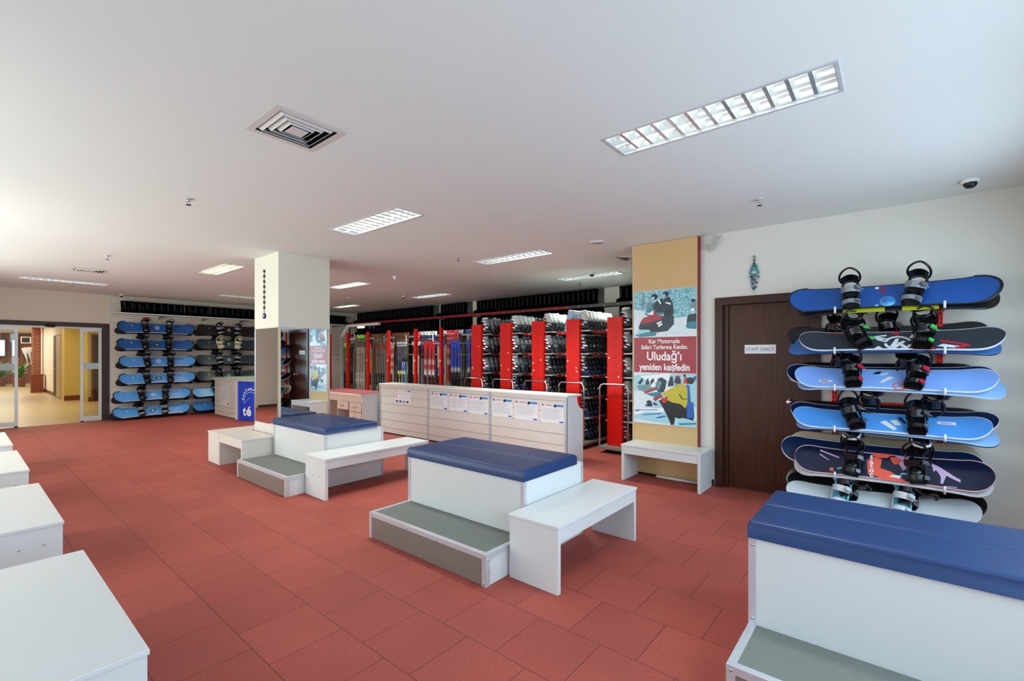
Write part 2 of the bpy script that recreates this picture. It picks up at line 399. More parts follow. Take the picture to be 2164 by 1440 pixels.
# wall behind the camera with three windows, and the wall at the left of the camera with four
b = MB(); z0w, z1w = 0.7, 2.55
edges = [XW - 0.2, -0.2, 1.3, 1.6, 3.1, 3.4, 4.9, XR + 0.2]
for i in range(0, 8, 2): b.box(edges[i], edges[i + 1], YW - 0.2, YW, 0, CZ)
for i in (1, 3, 5): b.box(edges[i], edges[i + 1], YW - 0.2, YW, 0, z0w).box(edges[i], edges[i + 1], YW - 0.2, YW, z1w, CZ)
struct('wall_front', b, WALL)
b = MB(); ed = [YW, 0.1, 2.3, 3.1, 5.3, 6.1, 8.3, 9.1, 11.3, YL]
for i in range(0, 10, 2): b.box(XW - 0.2, XW, ed[i], ed[i + 1], 0, CZ)
for i in (1, 3, 5, 7): b.box(XW - 0.2, XW, ed[i], ed[i + 1], 0, z0w).box(XW - 0.2, XW, ed[i], ed[i + 1], z1w, CZ)
struct('wall_window_side', b, WALL)
k = 0
for i in (1, 3, 5):
    k += 1; x0, x1 = edges[i], edges[i + 1]; f = MB()
    f.box(x0, x1, YW - 0.14, YW - 0.08, z0w, z0w + 0.05).box(x0, x1, YW - 0.14, YW - 0.08, z1w - 0.05, z1w)
    for x in (x0, (x0 + x1) / 2 - 0.025, x1 - 0.05): f.box(x, x + 0.05, YW - 0.14, YW - 0.08, z0w, z1w)
    struct('window_%d' % k, f, WHITE)
for i in (1, 3, 5, 7):
    k += 1; y0, y1 = ed[i], ed[i + 1]; f = MB()
    f.box(XW - 0.14, XW - 0.08, y0, y1, z0w, z0w + 0.05).box(XW - 0.14, XW - 0.08, y0, y1, z1w - 0.05, z1w)
    for y in (y0, (y0 + y1) / 2 - 0.025, y1 - 0.05): f.box(XW - 0.14, XW - 0.08, y, y + 0.05, z0w, z1w)
    struct('window_%d' % k, f, WHITE)
# dark skirting
SK = M('dark_skirting', '#2a2422', 0.5)
struct('baseboard_right', MB().box(XR - 0.012, XR, 1.655, 1.83, 0, 0.07).box(XR - 0.012, XR, YW, 0.58, 0, 0.07), SK)
struct('baseboard_left', MB().box(XW, 0.0, YL - 0.012, YL, 0, 0.07), SK)

# ------------------------------------------------------------------ mirrored pillar
PX0, PX1, PY0, PY1 = 2.86, 3.61, 6.55, 7.34
struct('trim_2', MB().box(PX0 + 0.012, PX1, PY0 + 0.012, PY1, 0, 0.53).box(PX0, PX1, PY0, PY1, 1.935, CZ).box(PX0 + 0.012, PX1, PY0 + 0.012, PY1, 0.53, 1.935), PILLAR)
t = thing('wall_mirror', 'tall mirror on the pillar face toward the snowboard wall, showing a dark door', 'mirror', (PX0, PY0, 0))
obj('mirror_pane', MB().box(0.03, 0.745, 0.0, 0.010, 0.5, 1.93), MIRROR, t)
obj('edge_trim', MB().box(0.0, 0.03, -0.006, 0.012, 0.5, 1.935), WOODTRIM, t); obj('edge_trim', MB().box(0.735, 0.752, -0.006, 0.012, 0.5, 1.935), SILV, t)
t = thing('wall_mirror', 'narrow mirror on the left face of the pillar, reflecting a plain pale wall', 'mirror', (PX0, PY0, 0))
obj('mirror_pane', MB().box(0.0, 0.010, 0.03, 0.765, 0.57, 1.93), MIRROR, t)
obj('edge_trim', MB().box(-0.006, 0.012, 0.765, 0.79, 0.53, 1.935), SILV, t); obj('edge_trim', MB().box(-0.006, 0.012, 0.0, 0.03, 0.53, 1.935), SILV, t)
obj('base_board', MB().box(-0.004, 0.012, 0.0, 0.79, 0.0, 0.57), LAMW, t)
# string of dark beads with a blue glass eye
t = thing('bead_string', 'string of dark beads ending in a blue glass eye on the pillar', 'ornament', (PX0 - 0.012, 6.98, 2.11))
b = MB(); b.cyl((0, 0, 0.0), (0, 0, 0.66), 0.004, 6)
for i in range(8): b.sphere((0, 0, 0.12 + i * 0.075), 0.016, 8, 1.5)
obj('bead_chain', b, M('dark_bead', '#2b2420', 0.4), t)
b = MB(); b.cyl((-0.008, 0, 0), (0.010, 0, 0), 0.04, 20); obj('glass_eye', b, M('cobalt_glass', '#121f6b', 0.15), t)
b = MB(); b.cyl((-0.010, 0, 0), (-0.008, 0, 0), 0.018, 16); obj('eye_white', b, WHITE, t)

# ------------------------------------------------------------------ ceiling lights
LV = M('louver_reflector', '#e9eceb', 0.16, 0.75, noise=0.02, nscale=8)
TUBE = M('fluorescent_tube', '#ffffff', 0.4, emit=(0.95, 1.0, 0.98, 6.5))
TUBEW = M('warm_fluorescent_tube', '#ffffff', 0.4, emit=(1.0, 0.78, 0.5, 6.5))
FRM = M('fixture_frame', '#d3d5d6', 0.35, 0.3)
def ceiling_light(L, W, warm=False):
    """local x along length, origin at corner, z=0 is the ceiling plane"""
    p = {}
    fr = MB(); e = 0.018
    fr.box(-e, L + e, -e, 0, -0.006, 0.0).box(-e, L + e, W, W + e, -0.006, 0.0).box(-e, 0, 0, W, -0.006, 0.0).box(L, L + e, 0, W, -0.006, 0.0)
    p['frame'] = (fr, FRM)
    tr = MB()   # trough: open downwards
    tr.box(0, L, 0, 0.003, 0, 0.11).box(0, L, W - 0.003, W, 0, 0.11).box(0, 0.003, 0, W, 0, 0.11).box(L - 0.003, L, 0, W, 0, 0.11).box(0, L, 0, W, 0.108, 0.111)
    p['housing'] = (tr, LV)
    lo = MB(); n = 12
    for c in range(2):          # two parabolic channels
        y0 = 0.004 + c * (W - 0.008) / 2; y1 = y0 + (W - 0.008) / 2; ym = (y0 + y1) / 2; h = (y1 - y0) / 2
        for sgn in (-1, 1):
            pts = [(0.004, ym + sgn * h * (1 - 0.30 * (q / 4) ** 1.6), 0.004 + 0.055 * q / 4) for q in range(5)]
            vs = []; fs = []
            for q in pts: vs += [(0.004, q[1], q[2]), (L - 0.004, q[1], q[2])]
            for q in range(4): fs.append((2 * q, 2 * q + 1, 2 * q + 3, 2 * q + 2))
            lo.add(vs, fs, True)
        for i in range(1, n):
            x = L * i / n
            lo.add([(x - 0.010, y0, 0.004), (x + 0.010, y0, 0.004), (x + 0.010, y1, 0.004), (x - 0.010, y1, 0.004), (x - 0.001, y0, 0.05), (x + 0.001, y0, 0.05), (x + 0.001, y1, 0.05), (x - 0.001, y1, 0.05)],
                   [(3, 2, 1, 0), (4, 5, 6, 7), (0, 1, 5, 4), (2, 3, 7, 6), (0, 4, 7, 3), (1, 2, 6, 5)], False)
    p['louver'] = (lo, LV)
    tubes = []
    for c in range(2):
        y = W * (0.25 + 0.5 * c); tb = MB(); tb.cyl((0.03, y, 0.082), (L - 0.03, y, 0.082), 0.013, 8); tubes.append(tb)
    return p, tubes
lab_l = ['large louvre ceiling light nearest the camera, upper right', 'louvre ceiling light above and in front of the mirrored pillar',
         'recessed louvre ceiling light above the slatted counter', 'recessed louvre ceiling light beside a dome camera, left of the poster column',
         'ceiling light with a warm orange glow left of the pillar', 'recessed louvre ceiling light just right of the pillar top',
         'recessed louvre ceiling light above the ski racks', 'short bright ceiling light deepest in the room, seen right of the pillar',
         'long thin ceiling light above the sliding glass door', 'thin ceiling light above the black boot shelf on the left wall']
for i, (x0, x1, y0, y1) in enumerate(lights_long):
    along_y = (y1 - y0) > (x1 - x0)
    L = (y1 - y0) if along_y else (x1 - x0); W = (x1 - x0) if along_y else (y1 - y0)
    t = thing('ceiling_light', lab_l[i], 'ceiling light', (x1, y0, CZ) if along_y else (x0, y0, CZ), PI / 2 if along_y else 0, 'recessed louvre lights in the ceiling')
    parts, tubes = ceiling_light(L, W)
    for nm, (mb, mt) in parts.items(): obj(nm, mb, mt, t)
    for tb in tubes: obj('lamp_tube', tb, TUBEW if i == 4 else TUBE, t)
    pw = (7, 14, 32, 26, 11, 26, 28, 14, 14, 14)[i]
    a_ = area('ceiling_lamp_glow', ((x0 + x1) / 2, (y0 + y1) / 2, CZ + 0.002), (0, 0, 0), (x1 - x0) * 0.9, (y1 - y0) * 0.95, pw, (1, 0.9, 0.75) if i in (4, 8, 9) else (0.93, 1.0, 0.95), 115)

# ------------------------------------------------------------------ vents
VM = M('vent_enamel', '#d0cdc8', 0.5)
lab_v = ['square air vent with nested frames in the ceiling near the camera', 'square ceiling air vent above the sliding door end of the room',
         'square ceiling air vent just left of the poster column top', 'square ceiling air vent right of the pillar, deep in the room']
for i, (x0, x1, y0, y1) in enumerate(vents):
    t = thing('air_vent', lab_v[i], 'air vent', ((x0 + x1) / 2, (y0 + y1) / 2, CZ), 0, 'square air vents in the ceiling')
    h = (x1 - x0) / 2
    def ring(a, za, b_, zb):
        m = MB(); A = [(-a, -a, za), (a, -a, za), (a, a, za), (-a, a, za)]; B_ = [(-b_, -b_, zb), (b_, -b_, zb), (b_, b_, zb), (-b_, b_, zb)]
        for q in range(4):
            r_ = (q + 1) % 4
            m.add([A[q], A[r_], B_[r_], B_[q]] + [(v[0], v[1], v[2] + 0.003) for v in (A[q], A[r_], B_[r_], B_[q])], [(0, 1, 2, 3), (7, 6, 5, 4), (0, 4, 5, 1), (3, 2, 6, 7), (0, 3, 7, 4), (1, 5, 6, 2)], False)
        return m
    obj('flange', ring(h + 0.035, -0.004, h - 0.004, -0.006), VM, t)
    obj('duct', MB().box(-h, h, -h, h, 0.12, 0.13).box(-h, -h + .004, -h, h, 0, .12).box(h - .004, h, -h, h, 0, .12).box(-h, h, -h, -h + .004, 0, .12).box(-h, h, h - .004, h, 0, .12), DARK, t)
    for s_, s1_ in ((0.99, 0.80), (0.75, 0.59), (0.54, 0.38)):
        obj('blade', ring(h * s_, 0.022, h * s1_, -0.012), VM, t)
    obj('centre_plate', MB().box(-h * .28, h * .28, -h * .28, h * .28, -0.012, -0.008), VM, t)

# sprinklers, detectors, dome cameras
def sprinkler(x, y, label):
    t = thing('sprinkler', label, 'sprinkler', (x, y, CZ), 0, 'fire sprinklers in the ceiling')
    obj('escutcheon', MB().tube([(0, 0, 0), (0, 0, -0.008)], [0.04, 0.034], 20), M('sprinkler_white', '#c9c6c2', 0.4), t)
    b = MB(); b.cyl((0, 0, -0.005), (0, 0, -0.03), 0.011, 10); b.tube([(0.012, 0, -0.028), (0.016, 0, -0.045), (0, 0, -0.058)], 0.003, 6); b.tube([(-0.012, 0, -0.028), (-0.016, 0, -0.045), (0, 0, -0.058)], 0.003, 6)
    obj('frame', b, SCREW, t)
    obj('deflector', MB().cyl((0, 0, -0.058), (0, 0, -0.061), 0.022, 14), M('dark_brass', '#3a3630', 0.4, 0.7), t)
for x, y, l in [(1.37, 4.97, 'ceiling sprinkler left of the big square vent'), (1.41, 8.71, 'ceiling sprinkler at the far left of the room'), (4.72, 0.96, 'ceiling sprinkler above the staff door side'),
                (4.69, 4.9, 'ceiling sprinkler left of the light above the counter'), (7.81, 8.47, 'ceiling sprinkler above the ski racks'), (1.51, 12.6, 'ceiling sprinkler beside the long thin light by the sliding door'),
                (4.56, 12.55, 'ceiling sprinkler by the thin light over the boot shelf'), (7.67, 12.13, 'ceiling sprinkler in the far back corner'), (7.82, 4.75, 'ceiling sprinkler beyond the dome camera near the boot racks')]:
    sprinkler(x, y, l)
def dome(x, y, label, r=0.05, dark=True, cat='security camera', name='dome_camera'):
    t = thing(name, label, cat, (x, y, CZ))
    obj('mount', MB().tube([(0, 0, 0), (0, 0, -0.03)], [r, r * 0.9], 20), WHITE, t)
    b = MB(); b.sphere((0, 0, -0.035), r * 0.72, 14, 0.9); obj('dome', b, BLACK if dark else WHITE, t)
dome(5.11, 6.99, 'white round smoke detector on the ceiling right of the pillar', 0.05, False, 'smoke detector', 'smoke_detector')
dome(5.28, -0.47, 'black ball security camera on the ceiling above the right wall', 0.062)
dome(7.10, 4.07, 'dome security camera in front of the ceiling light by the boot racks', 0.055)
dome(6.97, 9.19, 'small white security camera on the ceiling left of the ski rack light', 0.04)
dome(2.54, 14.1, 'small security camera at the ceiling above the left end of the boot shelf', 0.045)
t = thing('ceiling_speaker', 'flat white round speaker disc in the ceiling left of the poster column', 'speaker', (5.2, 2.91, CZ))
obj('rim', MB().tube([(0, 0, 0), (0, 0, -0.008)], [0.095, 0.088], 28), WHITE, t); obj('grille', MB().cyl((0, 0, -0.008), (0, 0, -0.011), 0.07, 24), M('speaker_grille', '#b8b6b3', 0.6), t)

# ------------------------------------------------------------------ sliding glass door in the left wall
FT = 0.13
fr = MB().box(DX0, DX0 + FT, YL - 0.03, YL + 0.22, 0, DZ).box(DX1 - FT, DX1, YL - 0.03, YL + 0.22, 0, DZ).box(DX0, DX1, YL - 0.03, YL + 0.22, 2.19, DZ)
o = struct('door_1', fr, FRAMED)
obj('track_rail', MB().box(DX0 + FT, DX1 - FT, YL + 0.0, YL + 0.12, 2.155, 2.19), ALUW, o)
def leaf(x0, x1, parent):
    f = MB(); s_ = 0.05; zt = 2.155
    f.box(x0, x0 + s_, YL + 0.02, YL + 0.06, 0.02, zt).box(x1 - s_, x1, YL + 0.02, YL + 0.06, 0.02, zt).box(x0, x1, YL + 0.02, YL + 0.06, 0.02, 0.12).box(x0, x1, YL + 0.02, YL + 0.06, zt - 0.06, zt)
    l_ = obj('sliding_leaf', f, ALUW, parent)
    obj('glass_pane', MB().box(x0 + s_, x1 - s_, YL + 0.036, YL + 0.042, 0.12, zt - 0.06), glass, l_)
    obj('frosted_band', MB().box(x0 + s_, x1 - s_, YL + 0.030, YL + 0.034, 1.22, 1.36), FROST, l_)
    obj('rubber_foot', MB().box(x0 if x0 > 1.5 else x1 - 0.06, (x0 if x0 > 1.5 else x1 - 0.06) + 0.06, YL + 0.0, YL + 0.05, 0.0, 0.025), BLACK, l_)
leaf(DX0 + FT, 0.885, o); leaf(1.87, DX1 - FT, o)
b = MB(); b.loft([((1.37, YL - 0.03, 2.20), (0.09, 0, 0), (0, 0, 0.035)), ((1.37, YL - 0.07, 2.19), (0.07, 0, 0), (0, 0, 0.028)), ((1.37, YL - 0.085, 2.185), (0.03, 0, 0), (0, 0, 0.012))], 16)
obj('motion_sensor', b, BLACK, o)

# ------------------------------------------------------------------ lobby beyond the door
LF = tile_mat('lobby_floor_tiles', '#bfa878', '#bba474', '#ad9868', 0.6, 0.3, 0.35)
struct('floor_lobby', MB().box(-3, 6, YL, 40, -0.05, 0.0), LF)
struct('ceiling_lobby', MB().box(-3, 6, YL + 0.2, 40, 2.74, 2.8), LOBW)
struct('wall_lobby_left', MB().box(-1.5, -1.3, YL + 0.2, 40, 0, 2.74), LOBW)
struct('wall_lobby_right', MB().box(3.25, 3.4, YL + 0.2, 20.6, 0, 2.74), YEL)
struct('wall_lobby_pier', MB().box(2.39, 2.84, 21.6, 22.3, 0, 2.74).box(2.84, 3.4, 20.65, 20.8, 0, 2.74).box(2.84, 2.86, 20.8, 21.6, 0, 2.74), YEL)
struct('wall_lobby_corridor', MB().box(2.45, 2.6, 24.75, 28.8, 0, 2.74).box(2.45, 2.6, 22.3, 22.6, 0, 2.74).box(2.45, 2.6, 22.6, 24.75, 2.28, 2.74).box(2.58, 2.6, 22.6, 24.75, 0, 2.28), LOBW)
REDBASE = M('red_brown_skirting', '#6d2c1c', 0.4)
struct('baseboard_lobby', MB().box(2.385, 2.84, 21.585, 21.6, 0, 0.17).box(2.86, 3.25, 20.63, 20.65, 0, 0.15).box(2.435, 2.45, 24.75, 28.8, 0, 0.12), REDBASE)
t = thing('open_door', 'light wooden door standing open against the lobby corridor wall', 'door', (2.44, 22.7, 0))
obj('leaf', MB().box(-0.03, 0.0, 0, 1.05, 0.02, 2.25), M('pale_wood_door', '#b89a6a', 0.45, noise=0.08, nscale=5), t, bev=0.003)
b = MB(); b.tube([(-0.03, 0.95, 1.05), (-0.07, 0.95, 1.05), (-0.07, 0.83, 1.05)], 0.012, 8); obj('handle', b, CHROME, t)
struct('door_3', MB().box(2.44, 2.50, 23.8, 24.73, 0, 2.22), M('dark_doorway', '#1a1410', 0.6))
o = struct('door_4', MB().box(2.93, 2.99, 20.60, 20.65, 0, 2.24).box(3.14, 3.2, 20.60, 20.65, 0, 2.24).box(2.93, 3.2, 20.60, 20.65, 2.18, 2.24), REDBASE)
obj('dark_glass', MB().box(2.99, 3.14, 20.62, 20.64, 0.0, 2.18), M('dark_door_glass', '#241612', 0.2), o)
BR = tile_mat('red_brick', '#8e4a34', '#7b3c2a', '#a58a78', 0.24, 0.075, 0.8, 0.008, 'XZ')
struct('trim_3', MB().box(2.13, 2.37, 28.0, 28.3, 0, 2.74), BR)
struct('wall_lobby_end', MB().box(-3, 6, 37.0, 37.2, 0, 2.74), BR)
t = thing('wooden_cabinet', 'reddish brown wooden box cabinet on the lobby floor beside a brick column', 'cabinet', (2.2, 27.1, 0))
CW = M('red_brown_wood', '#7c3a1c', 0.35, noise=0.12, nscale=4, stretch=(1, 1, 5))
obj('body', MB().box(-0.18, 0.18, 0, 0.4, 0.0, 0.72), CW, t); obj('top', MB().box(-0.2, 0.22, -0.02, 0.42, 0.72, 0.745), CW, t)
# potted plants
def plant(x, y, label, s=1.0):
    t = thing('potted_plant', label, 'plant', (x, y, 0), 0)
    b = MB(); b.tube([(0, 0, 0), (0, 0, 0.05 * s), (0, 0, 0.38 * s), (0, 0, 0.43 * s), (0, 0, 0.42 * s)], [0.20 * s, 0.21 * s, 0.27 * s, 0.29 * s, 0.24 * s], 20)
    obj('pot', b, M('terracotta_pot', '#7a4a2c', 0.5), t)
    b = MB()
    for i in range(90):
        a = random.random() * 2 * PI; h = random.uniform(0.15, 0.8) * s; r_ = random.uniform(0.15, 0.55) * s
        p0 = Vector((0.04 * math.cos(a), 0.04 * math.sin(a), 0.4 * s)); p2 = Vector((r_ * math.cos(a), r_ * math.sin(a), 0.45 * s + h)); p1 = Vector((r_ * .35 * math.cos(a), r_ * .35 * math.sin(a), 0.45 * s + h * 0.8))
        pts = [((1 - q) ** 2 * p0 + 2 * q * (1 - q) * p1 + q * q * p2) for q in (0, .35, .6, .8, 1)]
        sd = Vector((-math.sin(a), math.cos(a), 0.2)) * 0.03 * s
        vs = []; fs = []
        for q, p in enumerate(pts):
            ww = (0.3, 1, 1.3, 1, 0.1)[q]; vs += [p - sd * ww, p + sd * ww]
        for q in range(4): fs.append((2 * q, 2 * q + 1, 2 * q + 3, 2 * q + 2))
        b.add(vs, fs, True)
    obj('foliage', b, M('palm_green', '#5f8a34', 0.4, noise=0.35, nscale=6), t)
plant(2.06, 33.0, 'leafy palm in a brown pot seen through the gap of the sliding door', 1.0)
plant(1.45, 34.0, 'leafy palm behind the left glass leaf of the sliding door', 1.0)
t = thing('lobby_sofa', 'grey lobby sofa behind the palms, seen through the left glass leaf', 'sofa', (0.9, 35.0, 0))
obj('seat', MB().box(-1.2, 0.75, 0, 0.9, 0.08, 0.45), M('sofa_grey', '#6d6a66', 0.9), t, bev=0.04); obj('backrest', MB().box(-1.2, 0.75, 0.65, 0.95, 0.45, 0.95), M('sofa_grey', '#6d6a66', 0.9), t, bev=0.04)
SNOWV = M('snow_view', '#c9dbe8', 0.5, noise=0.2, nscale=3, emit=(0.75, 0.87, 1.0, 0.9))
for i, (x0, x1) in enumerate(((0.3, 1.82), (2.0, 2.3))):
    o = struct('window_%d' % (8 + i), MB().box(x0, x1, 36.9, 37.0, 1.45, 2.4), M('dark_window_frame', '#3a2a24', 0.5))
    obj('window_pane', MB().box(x0 + 0.05, x1 - 0.05, 36.88, 36.9, 1.5, 2.35), SNOWV, o)
t = thing('television', 'small black television on a bracket high on the lobby wall', 'television', (2.14, 31.0, 2.22), R(-25))
obj('screen', MB().box(-0.14, 0.14, 0, 0.05, -0.1, 0.14), BLACK, t); obj('bezel', MB().box(-0.17, 0.17, 0.005, 0.06, -0.13, 0.17), WHITE, t); obj('bracket', MB().cyl((0, 0.05, 0.05), (0.1, 0.25, 0.1), 0.02, 8), BLACK, t)
for i, (x, z) in enumerate(((1.98, 1.6), (2.12, 1.62), (2.28, 1.64))):
    t = thing('wall_sculpture', 'white pointed panel with a dark peg on the lobby brick wall', 'ornament', (x, 30.0 + i * 0.3, z), 0, 'white pointed panels in the lobby')
    obj('panel', MB().prism([(-0.05, 0.25), (0.1, 0.3), (0.16, -0.55)], FY(0, 0, 0), 0.03), WHITE, t); obj('peg', MB().cyl((0.0, -0.06, 0.02), (0.1, -0.06, -0.35), 0.018, 6), BLACK, t)

t = thing('fire_alarm', 'small red alarm box on the brick column in the lobby', 'alarm', (2.33, 27.97, 2.53))
obj('body', MB().box(-0.05, 0.05, -0.02, 0.03, -0.06, 0.06), M('alarm_red', '#c01416', 0.4), t, bev=0.004)
# ------------------------------------------------------------------ fitting benches with carpeted step
def screws(parent, pts, d=(-1, 0, 0), r=1.0):
    d = Vector(d)
    k = ('screw', tuple(d))
    if k not in MATS: MATS[k] = mesh('screw', MB().tube([d * 0, d * 0.003, d * 0.005], [0.008, 0.007, 0.003], 8), SCREW)
    for p in pts: obj('screw', MATS[k], None, parent, loc=p)
def fitting_bench(label, loc, sd, bd, L, zb, cush_d, cush_t):
    """loc = front (step) corner at smallest Y; sd step depth, bd box depth, L length, zb box height"""
    t = thing('fitting_bench', label, 'bench', loc, 0, 'padded fitting benches with a carpeted step')
    sz = 0.215
    a = 0.035
    st = obj('step', MB().box(0.006, sd, 0.004, L - 0.004, 0.0, sz - 0.004), LAM, t)
    obj('tread', MB().box(a, sd - 0.001, a, L - a, sz - 0.004, sz + 0.001), CARPET, st)
    obj('front_plate', MB().box(0.0, 0.006, a, L - a, 0.004, sz - 0.04), PLYB, st)
    e = MB()
    e.box(-0.002, a, 0, L, sz - 0.004, sz)                      # top nosing, front
    e.box(-0.003, 0.0, 0, L, sz - a, sz)                       # front face of nosing
    e.box(a, sd, 0, a, sz - 0.004, sz).box(a, sd, L - a, L, sz - 0.004, sz)
    e.box(0, sd, -0.001, 0.003, sz - a, sz).box(0, sd, L - 0.003, L + 0.001, sz - a, sz)
    e.box(-0.003, 0.002, 0, a, 0, sz).box(-0.003, 0.002, L - a, L, 0, sz).box(-0.003, a, -0.002, 0.004, 0, sz).box(-0.003, a, L - 0.004, L + 0.002, 0, sz)
    obj('edge_trim', e, ALU, st)
    screws(st, [(-0.003, y, z) for y in (0.018, L * .36, L * .62, L - 0.018) for z in (sz - 0.018,)] + [(-0.003, 0.018, 0.02), (-0.003, L - 0.018, 0.02), (-0.001, L * .5, 0.02)])
    screws(st, [(0.018, -0.002, 0.1), (0.018, -0.002, 0.18)], (0, -1, 0))
    x0, x1 = sd, sd + bd
    bx = obj('box', MB().box(x0 + 0.003, x1 - 0.003, 0.003, L - 0.003, 0.0, zb - 0.004), LAM, t)
    obj('rim', MB().box(x0, x1, 0.0, L, zb - 0.004, zb), LAM, bx)
    c = 0.03; e = MB()
    for (cx, cy) in ((x0, 0), (x0, L), (x1, 0), (x1, L)):
        sx_ = 1 if cx == x0 else -1; sy_ = 1 if cy == 0 else -1
        zz = sz if cx == x0 else 0.0
        e.box(cx - sx_ * 0.0015, cx + sx_ * 0.002, cy - sy_ * 0.0015, cy + sy_ * c, zz, zb)
        e.box(cx - sx_ * 0.0015, cx + sx_ * c, cy - sy_ * 0.0015, cy + sy_ * 0.002, zz, zb)
    obj('corner_trim', e, ALU, bx)
    screws(bx, [(x0 - 0.001, y, z) for y in (0.016, L - 0.016) for z in (zb - 0.035, sz + 0.03)])
    screws(bx, [(x, -0.001, z) for x in (x0 + 0.016, x1 - 0.016) for z in (zb - 0.035, sz + 0.03)], (0, -1, 0))
    obj('seam_strip', MB().box(x0 + 0.035, x1 - 0.035, -0.0005, 0.004, sz, sz + 0.003), M('panel_seam', '#8b9095', .6), bx)
    h = cush_d / 2
    for k in range(2):
        obj('cushion', MB().pad(x0 - 0.012 + k * h, x0 - 0.012 + (k + 1) * h - 0.001, -0.008, L + 0.004, zb, zb + cush_t, 0.02, 0.006), NAVY, t)
    return t
fitting_bench('navy padded bench with a grey step in the centre foreground', (2.262, 2.098, 0), 0.408, 0.83, 1.35, 0.617, 0.735, 0.085)
fitting_bench('navy padded bench standing against the mirrored pillar', (2.31, 5.105, 0), 0.45, 0.79, 1.355, 0.617, 0.71, 0.085)
fitting_bench('navy padded bench in the bottom right corner in front of the snowboard rack', (2.132, -0.79, 0), 0.396, 0.83, 1.352, 0.644, 0.70, 0.084)

# plain white benches: length along local x, width along local y
def plain_bench(label, L, W, mtx, H=0.443, group='plain white benches', mat=LAM, bolts=None, low=False):
    t = thing('white_bench', label, 'bench', mtx=mtx, group=group)
    obj('seat', MB().box(-0.006, L + 0.006, -0.006, W + 0.006, H - 0.02, H), mat, t, bev=0.002)
    obj('leg_panel', MB().box(0, 0.034, 0, W, 0.0, H - 0.02), mat, t, bev=0.0015)
    obj('leg_panel', MB().box(L - 0.034, L, 0, W, 0.0, H - 0.02), mat, t, bev=0.0015)
    obj('apron', MB().box(0.034, L - 0.034, 0.004, 0.022, H - 0.115, H - 0.02), mat, t)
    obj('apron', MB().box(0.034, L - 0.034, W - 0.022, W - 0.004, H - 0.115, H - 0.02), mat, t)
    if bolts:
        screws(t, [(0, y, z) for y, z in bolts])
    return t
plain_bench('white bench at the right end of the centre navy bench', 1.165, 0.405, T(2.478, 1.67, 0))
t = plain_bench('long white bench joined to the right end of the navy bench at the pillar', 1.40, 0.43, T(2.515, 4.655, 0), bolts=[(0.13, 0.24), (0.26, 0.235)])
plain_bench('white bench below the snowmobile poster', 0.955, 0.405, frame((5.705, 1.668, 0), (0, 1, 0), (-1, 0, 0), (0, 0, 1)), bolts=None)
plain_bench('white bench behind the pillar bench, its wide leg panel facing left', 1.0, 0.40, T(2.385, 7.355, 0), mat=LAMW)
plain_bench('short white bench filling the gap between the pillar and the far white bench', 0.83, 0.42, frame((2.80, 6.505, 0), (0, 1, 0), (-1, 0, 0), (0, 0, 1)), mat=LAMW)
ylab = ['white bench top largest in the bottom left corner', 'second white bench from the bottom left corner, with two bolts', 'third white bench up the left edge', 'fourth and farthest white bench at the left edge, nearest the glass door']
for i, y in enumerate((2.147, 4.235, 6.385, 8.315)):
    plain_bench(ylab[i], (1.372, 1.42, 1.40, 1.43)[i], 0.46, frame((0.462, y, 0), (0, 1, 0), (-1, 0, 0), (0, 0, 1)), group='row of white benches along the left', H=0.452, bolts=[(0.09, 0.325), (0.20, 0.32)])

# ------------------------------------------------------------------ slatted counter
def slats(mb, x, y0, y1, lines, z0, z1, th=0.012, axis='X', gap=0.006):
    zs = [z0] + sorted(lines) + [z1]
    for i in range(len(zs) - 1):
        a = zs[i] + (gap / 2 if i else 0); b_ = zs[i + 1] - (gap / 2 if i < len(zs) - 2 else 0)
        if axis == 'X': mb.box(x, x + th, y0, y1, a, b_)
        else: mb.box(y0, y1, x, x + th, a, b_)
    return mb
CX, CY0, CY1 = 5.445, 3.503, 7.93
lines = [0.902 - 0.156 * k for k in range(6)]
GROOVE = M('groove_shadow', '#3c332c', 0.8)
t = thing('slatted_counter', 'long white slatted counter with a row of notices on its front', 'counter', (CX, CY0, 0))
cuts = [0.03, 4.959 - CY0, 6.464 - CY0, CY1 - CY0]
for i in range(3):
    m = obj('front_panel', slats(MB(), 0.0, cuts[i] + 0.022, cuts[i + 1] - 0.022, lines, 0.03, 0.958), M('counter_slat_laminate', '#dad7d0', 0.45, noise=0.02, nscale=4), t)
    obj('slat_grooves', MB().box(0.010, 0.02, cuts[i] + 0.02, cuts[i + 1] - 0.02, 0.0, 0.955), GROOVE, m)
for y in cuts:
    pp = obj('post', MB().box(-0.012, 0.02, y - 0.016, y + 0.016, 0.0, 0.958), M('counter_post', '#b9c2c8', 0.35, 0.3), t, bev=0.003)
    obj('post_gap_strip', MB().box(0.0, 0.018, y - 0.024, y + 0.024, 0.0, 0.957), M('gap_strip_grey', '#6e7880', 0.5, 0.3), pp)  # dark strips either side of the post, drawn as gap lines
prof = [(0, 0), (0.405, 0), (0.405, 0.765)] + [(0.405 - 0.165 * math.sin(a) , 0.765 + 0.0 + 0.193 * (1 - math.cos(a))) for a in [PI / 2 * k / 8 for k in range(1, 9)]] + [(0, 0.958)]
side = MB()
